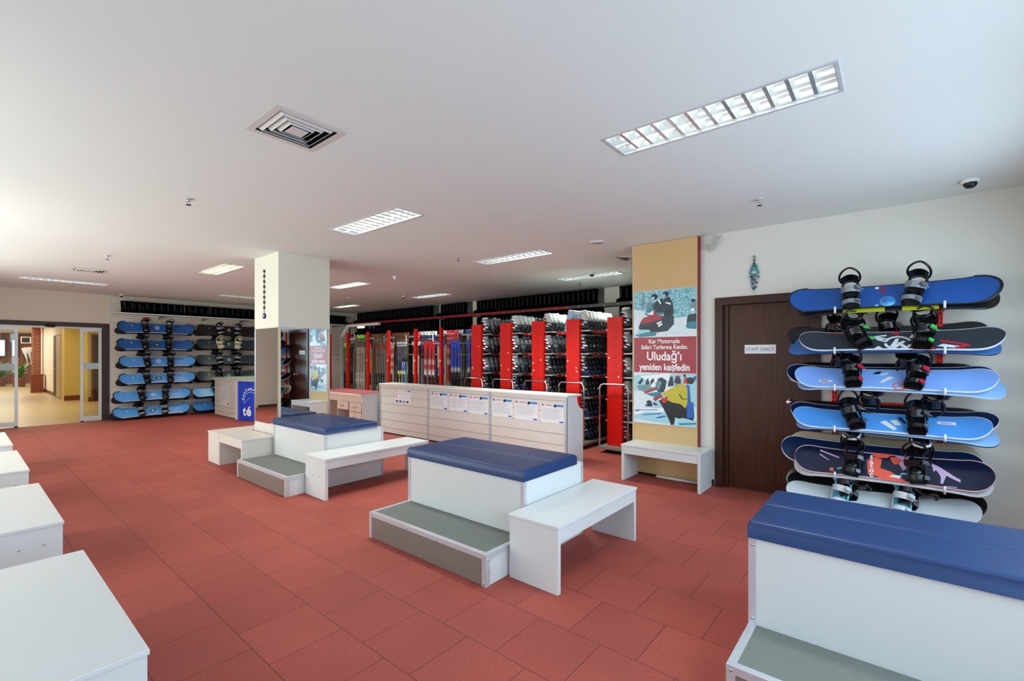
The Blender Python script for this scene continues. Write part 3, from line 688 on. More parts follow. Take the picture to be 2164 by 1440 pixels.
# side panel faces -Y
pts2 = [(x, z) for x, z in prof]
side.prism(pts2, FY(0, 0.018, 0), 0.018)
obj('side_panel', side, M('counter_side_laminate', '#dfe5e8', 0.4), t)
side = MB(); side.prism(pts2, FY(0, CY1 - CY0 + 0.0, 0), 0.018); obj('side_panel', side, LAM, t)
obj('worktop', MB().box(-0.025, 0.345, -0.014, CY1 - CY0 + 0.02, 0.958, 0.985), M('counter_top_laminate', '#d9d7d0', 0.35), t, bev=0.002)
obj('back_shelf', MB().box(0.02, 0.40, 0.018, CY1 - CY0 - 0.018, 0.70, 0.72), LAM, t)
# notices on the front
def notice(label, y_left, y_right, z0, z1, kind):
    wd = y_left - y_right; h = z1 - z0
    t = thing('notice', label, 'notice', mtx=FX(CX - 0.0015, y_left, z0), group='notices on the slatted counter')
    obj('sheet', MB().box(0, wd, 0, h, 0, 0.001), WHITEP, t)
    a = MB(); z = 0.0012
    def bar(k, u0, u1, v0, v1): a.mat(k).box(wd * u0, wd * u1, h * v0, h * v1, z, z + 0.0004)
    if kind == 0:
        for r_ in range(3):
            bar(1, .06, .13, .84 - r_ * .22, .93 - r_ * .22); bar(0, .22, .72, .875 - r_ * .22, .885 - r_ * .22)
        bar(2, .80, .96, .88, .96)
        for q, kk in enumerate((3, 3, 4, 3)): bar(kk, .06 + q * .22, .2 + q * .22, .06, .2)
    else:
        bar(1 if kind != 2 else 3, .05, .12, .84, .95); bar(1, .2, .5, .88, .915)
        bar(3, .56, .66, .80, .95); bar(4, .62, .97, .84, .95)
        for r_ in range(10 if kind != 3 else 9):
            bar(0, .06, random.uniform(.72, .93), .70 - r_ * .055, .712 - r_ * .055)
        bar(2, .80, .96, .04, .11)
    obj('printing', a, [INK, INKR, INKB, INKD, INKS], t)
nl = ['paper notice with small pictures, alone on the left section of the counter', 'leftmost of the three notices on the middle section of the counter', 'centre notice of the three on the middle section of the counter',
      'rightmost of the three notices on the middle section of the counter', 'leftmost of the three notices on the right section of the counter', 'centre notice of the three on the right section of the counter', 'rightmost notice on the right section of the counter']
for i, (a_, b_, z0, z1) in enumerate([(7.44, 6.96, .63, .885), (6.387, 5.952, .595, .895), (5.905, 5.468, .592, .89), (5.424, 4.998, .586, .885), (4.915, 4.50, .586, .875), (4.454, 4.016, .58, .872), (3.965, 3.56, .58, .86)]):
    notice(nl[i], a_, b_, z0, z1, 0 if i == 0 else 1 + i % 3)

# ------------------------------------------------------------------ drawer desk with burgundy mat
t = thing('drawer_desk', 'pinkish wooden drawer desk with a burgundy mat, left of the slatted counter', 'desk', (5.09, 8.02, 0))
W_ = 1.75; D_ = 0.66
g = MB()
g.box(0.02, D_, 0.0, 0.018, 0, 0.73).box(0.02, D_, W_ - 0.018, W_, 0, 0.73).box(0.02, D_, 0.47, 0.488, 0, 0.62).box(0.02, D_, 0.92, 0.938, 0, 0.62).box(D_ - 0.018, D_, 0, W_, 0, 0.73).box(0.02, D_, 0, W_, 0.60, 0.62)
obj('carcass', g, LAMP_, t)
obj('upper_panel', MB().box(0.0, 0.02, 0.0, W_, 0.615, 0.73), LAMP_, t)
obj('side_panel', MB().box(0.0, D_, -0.012, 0.0, 0, 0.735), LAM, t)
obj('desktop', MB().box(-0.03, D_ + 0.02, -0.02, W_ + 0.02, 0.735, 0.775), M('desktop_laminate', '#d5c6b4', 0.4), t, bev=0.003)
obj('mat', MB().box(0.0, D_ - 0.02, 0.01, W_ - 0.02, 0.775, 0.787), M('burgundy_mat', '#8a3b45', 0.8, noise=0.15, nscale=120), t)
for (y0, y1, z0, z1) in ((0.03, 0.46, 0.42, 0.60), (0.03, 0.46, 0.22, 0.41), (0.03, 0.46, 0.03, 0.21), (0.50, 0.91, 0.44, 0.60)):
    dr = obj('drawer', MB().box(0.0, 0.018, y0, y1, z0, z1), LAMP_, t, bev=0.002)
    ym = (y0 + y1) / 2; zm = (z0 + z1) / 2
    b = MB(); b.tube([(0, ym - 0.05, zm + .01), (-0.025, ym - 0.03, zm - .01), (-0.03, ym, zm - .015), (-0.025, ym + 0.03, zm - .01), (0, ym + 0.05, zm + .01)], 0.006, 6); obj('handle', b, STEEL, dr)
    b = MB(); b.cyl((0, ym, z1 - 0.035), (-0.004, ym, z1 - 0.035), 0.009, 10); obj('lock', b, STEEL, dr)

# ------------------------------------------------------------------ information desk with blue curved front
t = thing('information_desk', 'slatted information desk with a curved royal blue front and white lettering', 'desk', (4.33, 12.05, 0))
m = obj('slat_side', slats(MB(), 0.0, 0.16, 1.55, [0.12 + 0.128 * k for k in range(6)], 0.02, 0.93), M('info_slat_laminate', '#c9bfae', 0.45), t)
obj('slat_grooves', MB().box(0.010, 0.02, 0.15, 1.55, 0.0, 0.93), GROOVE, m)
obj('post', MB().box(-0.008, 0.02, 0.08, 0.16, 0.0, 0.935), M('info_post', '#dcdad6', 0.4), t)
BLUE = M('royal_blue_panel', '#0f3fc0', 0.35)
arc = [(0.0 + 1.15 * (1 - math.cos(a)), 0.08 - 0.75 * math.sin(a)) for a in [PI / 2 * 0.92 * k / 14 for k in range(15)]]
arc = [(0.02, 0.08), (0.035, -0.10), (0.07, -0.26), (0.13, -0.42), (0.22, -0.56), (0.35, -0.68), (0.52, -0.77), (0.72, -0.83), (0.95, -0.86)]
b = MB(); vs = []
for (x, y) in arc: vs += [(x, y, 0.01), (x, y, 0.93)]
vs += [(x + 0.02, y + 0.02, z) for (x, y, z) in vs]
n = len(arc); fs = [(2 * i, 2 * i + 2, 2 * i + 3, 2 * i + 1) for i in range(n - 1)] + [(2 * n + 2 * i + 1, 2 * n + 2 * i + 3, 2 * n + 2 * i + 2, 2 * n + 2 * i) for i in range(n - 1)]
b.add(vs, fs, True); obj('curved_front', b, BLUE, t)
top = [(-0.04, 1.58), (-0.04, 0.05)] + [(x - 0.045, y - 0.03) for x, y in arc[1:]] + [(0.95, 1.58)]
obj('worktop', MB().prism(top, T(0, 0, 0.93), 0.03), M('info_top', '#cfcabb', 0.4), t)
top = [(x * 0.97 + 0.0, y) for x, y in top]
obj('glass_top', MB().prism(top, T(0, 0, 0.968), 0.012), M('green_glass_top', '#b9d6bd', 0.15), t)
t2 = thing('notice', 'faded paper notice on the slatted side of the information desk', 'notice', mtx=FX(4.328, 13.2, 0.28))
obj('sheet', MB().box(0, 0.62, 0, 0.56, 0, 0.0015), M('faded_paper', '#cfcec6', 0.6), t2)
a = MB()
for r_ in range(12): a.box(0.08, 0.55, 0.12 + r_ * 0.03, 0.128 + r_ * 0.03, 0.0016, 0.002)
a.box(0.06, 0.5, 0.51, 0.53, 0.0016, 0.002).mat(1).box(0.5, 0.57, 0.03, 0.08, 0.0016, 0.002); obj('printing', a, [INK, INKD], t2)
# lettering bent on the curved front: segments tangent to the front
def on_arc(sdist, z, out=0.006):
    """point and frame on the curved front at arc distance sdist from its left edge"""
    d = 0
    for i in range(len(arc) - 1):
        p, q = Vector(arc[i]), Vector(arc[i + 1]); l = (q - p).length
        if d + l >= sdist or i == len(arc) - 2:
            u = (sdist - d) / l; c = p + (q - p) * u; tv = (q - p).normalized(); nv = Vector((-(-tv.y) * -1, 0)); nv = Vector((tv.y, -tv.x))
            if nv.x > 0: nv = -nv
            c = c + nv * out
            return frame((c.x, c.y, z), (tv.x, tv.y, 0), (0, 0, 1), (nv.x, nv.y, 0))
        d += l
LW = M('white_lettering', '#e8ecf2', 0.4)
def letter(ch, sdist, z, size, rot=0.0, bold=0.012):
    m_ = text_mb(ch, size, 0.001, bold=bold); mt = on_arc(sdist, z) @ Matrix.Rotation(rot, 4, 'Z')
    return MB().merge(m_, mt)
lt = MB()
lt.merge(letter('t', 0.30, 0.215, 0.30)); lt.merge(letter('é', 0.44, 0.215, 0.30))
cs, cz_, rad = 0.50, 0.47, 0.26
for i, ch in enumerate('KARİNNA'):
    a_ = R(172 - i * 17.0); lt.merge(letter(ch, cs + rad * math.cos(a_) , cz_ + rad * math.sin(a_) * 1.05, 0.075, a_ - PI / 2, 0.004))
for i in range(24):
    a0, a1 = R(195 - i * 6), R(195 - (i + 1) * 6)
    for (aa, bb) in ((a0, a1),):
        m0 = on_arc(cs + 0.205 * math.cos(aa), cz_ + 0.205 * math.sin(aa)); m1 = on_arc(cs + 0.205 * math.cos(bb), cz_ + 0.205 * math.sin(bb))
        lt.tube([m0.translation, m1.translation], 0.005, 5)
pts = [on_arc(0.30 + 0.16 * q, 0.40 + 0.14 * q).translation for q in (0, .25, .5, .75, 1)]; lt.tube(pts, 0.003, 5)
obj('lettering', lt, LW, t)

# ------------------------------------------------------------------ staff door, poster column, evil eye
F = MB(); F.box(XR - 0.03, XR + 0.06, DY1 - 0.02, DY1 + 0.065, 0, DH + 0.09).box(XR - 0.03, XR + 0.06, DY0 - 0.065, DY0 + 0.02, 0, DH + 0.09).box(XR - 0.03, XR + 0.06, DY0 - 0.065, DY1 + 0.065, DH, DH + 0.09)
F.box(XR + 0.02, XR + 0.075, DY1 - 0.07, DY1 - 0.02, 0, DH).box(XR + 0.02, XR + 0.075, DY0 + 0.02, DY0 + 0.07, 0, DH)
o = struct('door_2', F, FRAMEW, bev=0.003)
obj('leaf', MB().box(XR + 0.05, XR + 0.09, DY0 + 0.02, DY1 - 0.02, 0.012, DH), DOORW, o)
b = MB(); b.tube([(XR + 0.05, 0.885, 1.04), (XR + 0.04, 0.885, 1.04)], [0.034, 0.032], 20); b.cyl((XR + 0.04, 0.885, 1.04), (XR + 0.005, 0.885, 1.04), 0.012, 12); b.tube([(XR + 0.01, 0.885, 1.04), (XR - 0.005, 0.885, 1.04), (XR - 0.025, 0.885, 1.04), (XR - 0.03, 0.885, 1.04)], [0.02, 0.03, 0.027, 0.016], 18)
obj('knob', b, CHROME, o)
t = thing('door_sign', 'white paper sign reading STAFF ONLY taped on the dark wooden door', 'sign', mtx=FX(XR + 0.0485, 1.335, 1.565))
obj('sheet', MB().box(0, 0.318, 0, 0.10, 0, 0.001), WHITEP, t)
tx = text_mb('STAFF ONLY', 0.052, 0.0004, squeeze=0.98); obj('lettering', MB().merge(tx, T(0.155, 0.047, 0.0012)), M('sign_ink', '#4c5a6c', 0.6), t)

t = thing('column_panel', 'beige panelled column carrying the snowmobile poster', 'column', (5.70, 1.81, 0))
obj('panel', MB().box(0.0, 0.06, 0.02, 0.84, 0.03, CZ - 0.004), BEIGE, t)
obj('red_edge', MB().box(0.004, 0.055, 0.0, 0.02, 0.03, CZ - 0.004), M('dark_red_strip', '#7c1d22', 0.5), t)
obj('wood_edge', MB().box(-0.004, 0.06, 0.84, 0.85, 0.03, CZ - 0.004), WOODTRIM, t)
obj('base', MB().box(0.03, 0.06, 0.02, 0.84, 0.0, 0.03), BLACK, t)
t = thing('base_tube', 'white tube lying on the floor under the bench below the poster', 'tube', (5.66, 2.2, 0.02))
b = MB(); b.cyl((0, -0.42, 0), (0, 0.12, 0), 0.018, 10); obj('tube', b, WHITE, t)

# poster
PZ0, PZ1, PYL, PYR = 0.672, 2.372, 2.64, 1.835
PW, PH = PYL - PYR, PZ1 - PZ0
poster = thing('poster', 'tall snowmobile tour poster with white Turkish lettering on a dark red band', 'poster', mtx=FX(5.695, PYL, PZ0))
obj('board', MB().box(0, PW, 0, PH, 0, 0.004), M('poster_edge', '#cfdfe2', 0.4), poster)
zb0, zb1 = 1.325 - PZ0, 1.775 - PZ0
RB = M('poster_red', '#a01c28', 0.35)
obj('red_band', MB().box(0.004, PW - 0.004, zb0, zb1, 0.004, 0.0046), RB, poster)
tb = MB()
for s_, y_, sz_, sq, bo in (('Kar Motoruyla', 0.395, 0.076, 0.88, 0.0012), ('Safari Turlarına Katılın.', 0.322, 0.076, 0.86, 0.0012), ('Uludağ’ı', 0.205, 0.155, 0.86, 0.003), ('yeniden keşfedin', 0.068, 0.118, 0.80, 0.003)):
    tb.merge(text_mb(s_, sz_, 0.0004, bold=bo, squeeze=sq), T(PW / 2, zb0 + y_, 0.0052))
obj('lettering', tb, M('poster_white', '#f1f1ef', 0.4), poster)
def snow_mat(name, c):
    m = bpy.data.materials.new(name); m.use_nodes = True; n = m.node_tree; b = n.nodes['Principled BSDF']; L = n.links.new
    t = n.nodes.new('ShaderNodeTexCoord'); mp_ = n.nodes.new('ShaderNodeMapping'); mp_.inputs['Scale'].default_value = (1, 1.4, 1); L(t.outputs['Object'], mp_.inputs[0])
    nz = n.nodes.new('ShaderNodeTexNoise'); nz.inputs['Scale'].default_value = 26; nz.inputs['Detail'].default_value = 8; nz.inputs['Distortion'].default_value = 1.5; L(mp_.outputs[0], nz.inputs['Vector'])
    r = n.nodes.new('ShaderNodeValToRGB'); e = r.color_ramp.elements; e[0].position = .36; e[0].color = (*lin(c[0]), 1); e[1].position = .66; e[1].color = (*lin(c[2]), 1)
    x = e.new(.5); x.color = (*lin(c[1]), 1); L(nz.outputs[0], r.inputs[0]); L(r.outputs[0], b.inputs['Base Color']); b.inputs['Roughness'].default_value = .35
    return m
pal = [snow_mat('poster_forest', ('#3f8f9e', '#7dbcc4', '#c3dcdf')), snow_mat('poster_snow', ('#c9dde2', '#d8e4e6', '#e3e9ea')), M('pic_red', '#a92a36', .35), M('pic_navy', '#16323f', .35), M('pic_black', '#0d1418', .35),
       M('pic_white', '#eef2f2', .35), M('pic_teal', '#2d7f93', .35), M('pic_yellow', '#c2b62c', .35), M('pic_lightblue', '#9fd0da', .35), M('pic_blue', '#1d5fae', .35), M('pic_scarlet', '#d22a2a', .35), M('pic_grey', '#6f8f96', .35)]
def picture(x0, x1, y0, y1, polys, name):
    b = MB(); w_, h_ = x1 - x0, y1 - y0; z = 0.0041
    b.mat(0 if name == 'upper_picture' else 1).box(x0, x1, y0, y1, z, z + 0.0003); z += 0.0003
    for k, pl in polys:
        z += 0.00012
        b.mat(k); n = len(pl); vs = [(x0 + w_ * u, y0 + h_ * v, z) for u, v in pl]
        b.add(vs, [tuple(range(n))], False)
    obj(name, b, pal, poster)
def ell(cx, cy, rx, ry, n=16): return [(cx + rx * math.cos(2 * PI * k / n), cy + ry * math.sin(2 * PI * k / n)) for k in range(n)]
up = [(1, [(0, 0), (1, 0), (1, .36), (.8, .40), (.66, .38), (.5, .42), (.2, .56), (0, .62)]),
      (11, [(.12, .7), (.16, .95), (.19, .95), (.17, .6)]),
      (6, [(.18, .5), (.28, .72), (.42, .78), (.5, .7), (.52, .5), (.3, .42)]), (3, [(.32, .66), (.40, .80), (.48, .82), (.54, .66), (.50, .52), (.38, .52)]),
      (4, ell(.345, .865, .055, .065)), (8, ell(.325, .84, .025, .035)), (3, [(.47, .72), (.50, .80), (.58, .86), (.64, .72), (.66, .5), (.62, .34), (.56, .18), (.50, .18), (.50, .5)]),
      (4, [(.50, .56), (.62, .6), (.60, .34), (.57, .16), (.50, .16)]), (3, ell(.53, .905, .05, .06)), (8, ell(.505, .88, .018, .03)), (5, [(.52, .74), (.61, .71), (.61, .67), (.53, .71)]), (5, [(.39, .81), (.43, .80), (.46, .70), (.44, .70)]),
      (3, [(.08, .22), (.12, .36), (.5, .44), (.66, .42), (.66, .26), (.56, .12), (.3, .08), (.1, .12)]), (4, [(.10, .20), (.4, .28), (.42, .10), (.2, .08)]),
      (2, [(.11, .33), (.16, .42), (.30, .48), (.34, .60), (.37, .58), (.38, .46), (.47, .45), (.47, .38), (.30, .32), (.13, .30)]), (5, [(.2, .54), (.26, .48), (.33, .48), (.33, .58), (.26, .52)]), (11, [(.20, .60), (.22, .74), (.30, .80), (.31, .62)]),
      (8, [(0, .06), (.1, .17), (.26, .16), (.30, .08), (.36, .04), (.0, .0)]), (6, [(.02, .05), (.2, .10), (.4, .12), (.36, .02), (.1, .0)]), (5, [(.38, .30), (.46, .34), (.47, .31), (.40, .26)]), (5, [(.40, .25), (.47, .29), (.48, .26), (.42, .21)]),
      (3, [(.86, .34), (.88, .44), (1, .46), (1, .2), (.86, .2)]), (6, [(.84, .22), (.9, .3), (1, .3), (1, .14), (.86, .16)]), (11, [(.90, .56), (.93, .72), (1, .72), (1, .5)]), (3, ell(.955, .73, .035, .035)), (5, ell(.945, .54, .03, .035))]
picture(0.004, PW - 0.004, zb1 + 0.004, PH - 0.004, up, 'upper_picture')
lo = [(8, [(0, .62), (0, .94), (.4, .99), (1, 1), (1, .8), (.5, .8)]), (5, [(.1, .93), (.6, 1), (.6, .86), (.3, .8)]),
      (3, [(.06, .78), (.14, .9), (.16, .84), (.11, .76)]), (3, [(.2, .82), (.24, .90), (.27, .76), (.2, .70)]), (4, [(.28, .84), (.33, .9), (.37, .74), (.29, .72)]), (11, [(.05, .74), (.3, .78), (.4, .68), (.2, .62), (.08, .64)]),
      (5, [(.27, .72), (.34, .84), (.38, .72)]), (3, [(.36, .72), (.40, .88), (.46, .92), (.54, .86), (.52, .64), (.42, .60)]), (11, [(.37, .74), (.41, .86), (.47, .82), (.42, .66)]), (2, [(.16, .62), (.38, .71), (.40, .68), (.2, .58)]), (6, [(.2, .58), (.44, .64), (.5, .5), (.3, .54)]),
      (5, [(.50, .64), (.56, .80), (.62, .66)]), (3, [(.56, .74), (.60, .94), (.64, .94), (.66, .76)]), (2, [(.66, .82), (.69, .96), (.75, .96), (.77, .80)]), (10, [(.80, .82), (.83, .95), (.87, .92), (.89, .80)]), (3, ell(.825, .965, .02, .03)), (9, [(.94, .92), (1, .98), (1, .86)]),
      (8, [(.88, .82), (.95, .84), (1, .80), (1, .36), (.94, .44), (.9, .6)]), (9, [(.85, .8), (.9, .78), (.92, .46), (.85, .44)]), (4, ell(.91, .87, .06, .065)),
      (8, [(0, .14), (.14, .26), (.30, .44), (.4, .46), (.52, .40), (.6, .10), (.64, .02), (.3, .04), (.0, .08)]), (5, [(.02, .22), (.2, .30), (.5, .32), (.5, .24), (.2, .22), (.02, .14)]), (3, ell(.26, .41, .045, .045)), (4, [(.18, .34), (.24, .38), (.32, .38), (.30, .33)]), (4, [(.32, .38), (.34, .42), (.40, .38), (.38, .36)]),
      (9, [(.14, .16), (.46, .22), (.46, .20), (.16, .145)]), (9, [(.36, .12), (.5, .175), (.56, .17), (.42, .11)]), (9, [(.02, .245), (.4, .285), (.4, .27), (.02, .23)]), (4, [(.02, .225), (.09, .245), (.09, .23), (.03, .215)]),
      (4, [(.42, .46), (.54, .54), (.72, .52), (.86, .46), (.95, .3), (.96, .10), (.84, .10), (.68, .16), (.66, .02), (.62, .0), (.56, .16), (.5, .3)]), (9, [(.86, .5), (.96, .46), (.97, .18), (.86, .16)]),
      (7, [(.45, .57), (.54, .66), (.66, .74), (.72, .80), (.82, .80), (.87, .72), (.87, .46), (.84, .34), (.76, .42), (.64, .44), (.55, .48), (.56, .54)]), (3, ell(.72, .86, .05, .06)), (11, [(.67, .8), (.70, .74), (.72, .80)]),
      (10, [(.47, .46), (.52, .54), (.57, .50), (.52, .42), (.48, .42)]), (2, [(.32, .5), (.44, .58), (.48, .55), (.36, .44)]), (4, [(.75, .62), (.79, .53), (.87, .525), (.87, .515), (.78, .515), (.74, .60)]),
      (8, [(.68, .12), (.8, .16), (1, .12), (1, .0), (.66, .0)]), (6, [(.72, .05), (1, .09), (1, .06), (.76, .02)])]
picture(0.004, PW - 0.004, 0.004, zb0 - 0.004, lo, 'lower_picture')

# hanging blue bead charm above the door
t = thing('bead_charm', 'hanging charm of turquoise and blue beads on the wall above the staff door', 'ornament', (XR - 0.014, 1.222, 2.655))
b = MB(); b.tube([(0, 0.012 * math.cos(a), 0.0 + 0.012 * math.sin(a)) for a in [2 * PI * k / 10 for k in range(10)]], 0.003, 6, closed=True); b.cyl((0, 0, -0.012), (0, 0, -0.10), 0.003, 6); b.sphere((0, 0, -0.04), 0.013, 8); b.sphere((0, 0, -0.075), 0.015, 8); obj('hook', b, M('brass_bead', '#5d5442', 0.4, 0.6), t)
b = MB(); b.tube([(0, 0.012, -0.09), (0, 0.045, -0.19), (0, 0.0, -0.20), (0, -0.045, -0.19), (0, -0.012, -0.09)], 0.011, 8); b.tube([(0, 0.018 * math.cos(a), -0.135 + 0.018 * math.sin(a)) for a in [2 * PI * k / 10 for k in range(10)]], 0.005, 6, closed=True)
obj('turquoise_arch', b, M('turquoise_bead', '#2f8f97', 0.35, noise=0.3, nscale=60), t)
cols = [M('bead_blue', '#173a8c', .25), M('bead_sky', '#3f8fae', .25), M('bead_white', '#d8dee0', .3), M('bead_dark', '#1a1c2c', .3)]
b = MB()
for i in range(110):
    zz = random.random(); half = 0.05 * (1 - zz) ** 0.7 + 0.006
    b.mat(random.randrange(4)).sphere((random.uniform(-0.008, 0.004), random.uniform(-half, half), -0.205 - zz * 0.17), random.uniform(0.005, 0.009), 6)
b.mat(2).sphere((0, 0, -0.392), 0.010, 8); obj('beads', b, cols, t); o = t.children[-1] if False else None
# cable coil
t = thing('cable_coil', 'coil of white cable hanging at the ceiling beside the poster column', 'cable', (XR - 0.02, 1.72, CZ))
b = MB()
for k in range(5):
    w_ = 0.05 + 0.018 * k; h_ = 0.13 + 0.02 * k
    b.tube([(-0.01 - 0.004 * k, 0.04, 0), (-0.012, 0.045 - w_ * .1, -h_ * .7), (-0.014, 0.02 - w_ * .4, -h_), (-0.012, -w_ * .9, -h_ * .72), (-0.010, -w_ * 1.2, -0.02)], 0.004, 6)
obj('cable', b, M('cable_white', '#b9b9b2', 0.5), t)
t = thing('fire_alarm', 'small red alarm box on the slatted wall below the boot shelf', 'alarm', (3.06, 14.36, 2.43))
obj('body', MB().box(-0.05, 0.05, -0.02, 0.06, -0.05, 0.05), M('alarm_red', '#c01416', 0.4), t, bev=0.004); b = MB(); b.cyl((0, -0.02, 0), (0, -0.026, 0), 0.028, 14); obj('button', b, M('alarm_dark', '#8f0f10', 0.4), t)
# ------------------------------------------------------------------ snowboards
BND = M('binding_black', '#08090b', 0.28, noise=0.15, nscale=20)
BNDG = M('binding_grey', '#7e858c', 0.3)
BNDW = M('binding_white', '#c9ced2', 0.35)
BNDC = M('binding_cream', '#cfcba8', 0.45)
BNDT = M('binding_turquoise', '#7cc4d6', 0.4)
BNDK = M('buckle_metal', '#9aa0a6', 0.22, 0.8)
BNDR = M('binding_red', '#b8203a', 0.3)
BNDN = M('binding_green', '#38b24a', 0.3)
def board_mb(L=1.5, wd=0.29, th=0.011, up=0.055, tip=0.15, rim=0.010):
    nx = 44; b = MB(); hs = []
    xs = []
    tp = [tip * (1 - math.sin(PI / 2 * i / 12)) for i in range(12)][::-1]      # distance in from the end
    tp = [tip * (1 - math.cos(PI / 2 * i / 12)) for i in range(12)]
    xs = [-L / 2 + a for a in tp] + [(-L / 2 + tip) + (L - 2 * tip) * i / 20 for i in range(21)] + [L / 2 - a for a in tp[::-1]]
    nx = len(xs) - 1
    def half(x):
        a = L / 2 - abs(x)
        base = wd / 2 - 0.018 * (1 - min(1, (abs(x) / (L / 2 - tip)) ** 2))
        if a < tip: return max(0.004, base * math.sqrt(max(0, 1 - ((tip - a) / tip) ** 2.3)))
        return base
    def zz(x):
        a = L / 2 - abs(x); k = 0.24
        return up * ((k - a) / k) ** 2 if a < k else 0
    rows = (-1, None, -0.5, 0, 0.5, None, 1)
    def ys(x):
        h = half(x); r_ = min(rim, h * 0.6)
        return [-h, -h + r_, -h * .5, 0, h * .5, h - r_, h]
    top = [[(x, y, zz(x) + th) for y in ys(x)] for x in xs]; bot = [[(x, y, zz(x)) for y in ys(x)] for x in xs]
    vs = [v for r_ in top for v in r_] + [v for r_ in bot for v in r_]; n = 7; o = (nx + 1) * n
    for i in range(nx):
        for j in range(n - 1):
            edge = j in (0, n - 2) or i == 0 or i == nx - 1
            b.mat(2 if edge else 0); b.add([], [])
            f = (i * n + j, (i + 1) * n + j, (i + 1) * n + j + 1, i * n + j + 1)
            b.f.append(f); b.mi.append(2 if edge else 0); b.smooth.append(True)
            g = (o + i * n + j + 1, o + (i + 1) * n + j + 1, o + (i + 1) * n + j, o + i * n + j)
            b.f.append(g); b.mi.append(1); b.smooth.append(True)
        for j in (0, n - 1):
            f = (i * n + j, o + i * n + j, o + (i + 1) * n + j, (i + 1) * n + j)
            if j == 0: f = f
            else: f = f[::-1]
            b.f.append(f); b.mi.append(2); b.smooth.append(False)
    for i in (0, nx):
        for j in range(n - 1):
            f = (i * n + j, i * n + j + 1, o + i * n + j + 1, o + i * n + j); b.f.append(f if i == 0 else f[::-1]); b.mi.append(2); b.smooth.append(False)
    b.v = vs
    return b
def tip_guard_mb(sg, L=1.5, wd=0.29, tip=0.15, up=0.055, th=0.011):
    """the dark protective arcs round both noses"""
    b = MB()
    for s_ in (sg,):
        pts = []
        for k in range(15):
            a = -PI / 2 + PI * k / 14
            x = L / 2 - tip + tip * math.cos(a); y = wd / 2 * (abs(math.sin(a)) ** 1.0) * (1 if a > 0 else -1)
            aa = L / 2 - x; z = up * ((0.24 - aa) / 0.24) ** 2 if aa < 0.24 else 0
            pts.append((s_ * x * 0.998, y * 0.985, z + th * 0.6))
        b.tube(pts, 0.011, 6)
    return b
def arc_pts(cx, rx, z0, h, y, n=9, yl=0.0):
    return [(cx + rx * math.cos(a), y + yl * math.sin(a), z0 + h * math.sin(a)) for a in [PI * k / n for k in range(n + 1)]]
def binding_parts():
    """detailed binding, heel toward +y, foot along y; returns dict of MBs"""
    p = {}
    b = MB(); b.box(-0.055, 0.055, -0.125, 0.10, 0, 0.018); b.tube([(0, 0, 0.018), (0, 0, 0.024)], [0.045, 0.04], 16)
    for s_ in (-1, 1):
        b.strip([(s_ * 0.058, -0.11, 0.012), (s_ * 0.062, -0.04, 0.028), (s_ * 0.064, 0.05, 0.055), (s_ * 0.060, 0.115, 0.075)], (0, 0.0, 0.018), 0.008)
    b.tube([(-0.060, 0.11, 0.06), (-0.050, 0.15, 0.065), (0, 0.168, 0.067), (0.050, 0.15, 0.065), (0.060, 0.11, 0.06)], 0.012, 8)
    p['baseplate'] = b
    h = MB()      # highback: rigid panel with an open loop at its top
    pts = [(0.080 * math.sin(a), 0.150 - 0.02 * abs(math.sin(a)), 0.150 + 0.115 * math.cos(a)) for a in [R(-140 + 280 * k / 18) for k in range(19)]]
    h.tube(pts, 0.009, 8)
    vs = []; fs = []
    for i, z in enumerate((0.045, 0.09, 0.135, 0.165)):
        for k in range(7):
            a = -1 + 2 * k / 6; vs.append((a * (0.058 + 0.004 * i), 0.165 - 0.04 * a * a - 0.004 * i, z))
    vs += [(x, y + 0.006, z) for x, y, z in vs]
    for i in range(3):
        for k in range(6):
            q = i * 7 + k; fs += [(q, q + 1, q + 8, q + 7), (28 + q + 7, 28 + q + 8, 28 + q + 1, 28 + q)]
    h.add(vs, fs, True); p['highback'] = h
    a = MB()      # ankle strap
    a.strip([(0.072 * math.cos(q), 0.055 - 0.045 * math.sin(q), 0.055 + 0.085 * math.sin(q)) for q in [PI * k / 12 for k in range(13)]], (0, 0.022, 0.018), 0.012)
    p['ankle_strap'] = a
    a = MB(); a.strip([(0.066 * math.cos(q), -0.075 - 0.02 * math.sin(q), 0.02 + 0.07 * math.sin(q)) for q in [PI * k / 12 for k in range(13)]], (0, 0.018, 0.006), 0.011)
    p['toe_strap'] = a
    k = MB(); k.obox(T(0.055, 0.01, 0.135) @ Matrix.Rotation(R(35), 4, 'Y'), -0.022, 0.022, -0.018, 0.018, 0.004, 0.020); k2 = MB(); k2.obox(T(0.05, -0.10, 0.082) @ Matrix.Rotation(R(35), 4, 'Y'), -0.018, 0.018, -0.015, 0.015, 0.004, 0.018)
    k.tube([(0.066, 0.01, 0.13), (0.10, 0.0, 0.115)], 0.004, 6)
    p['buckle'] = k; p['toe_buckle'] = k2
    return p
BP = binding_parts()
BM = {}
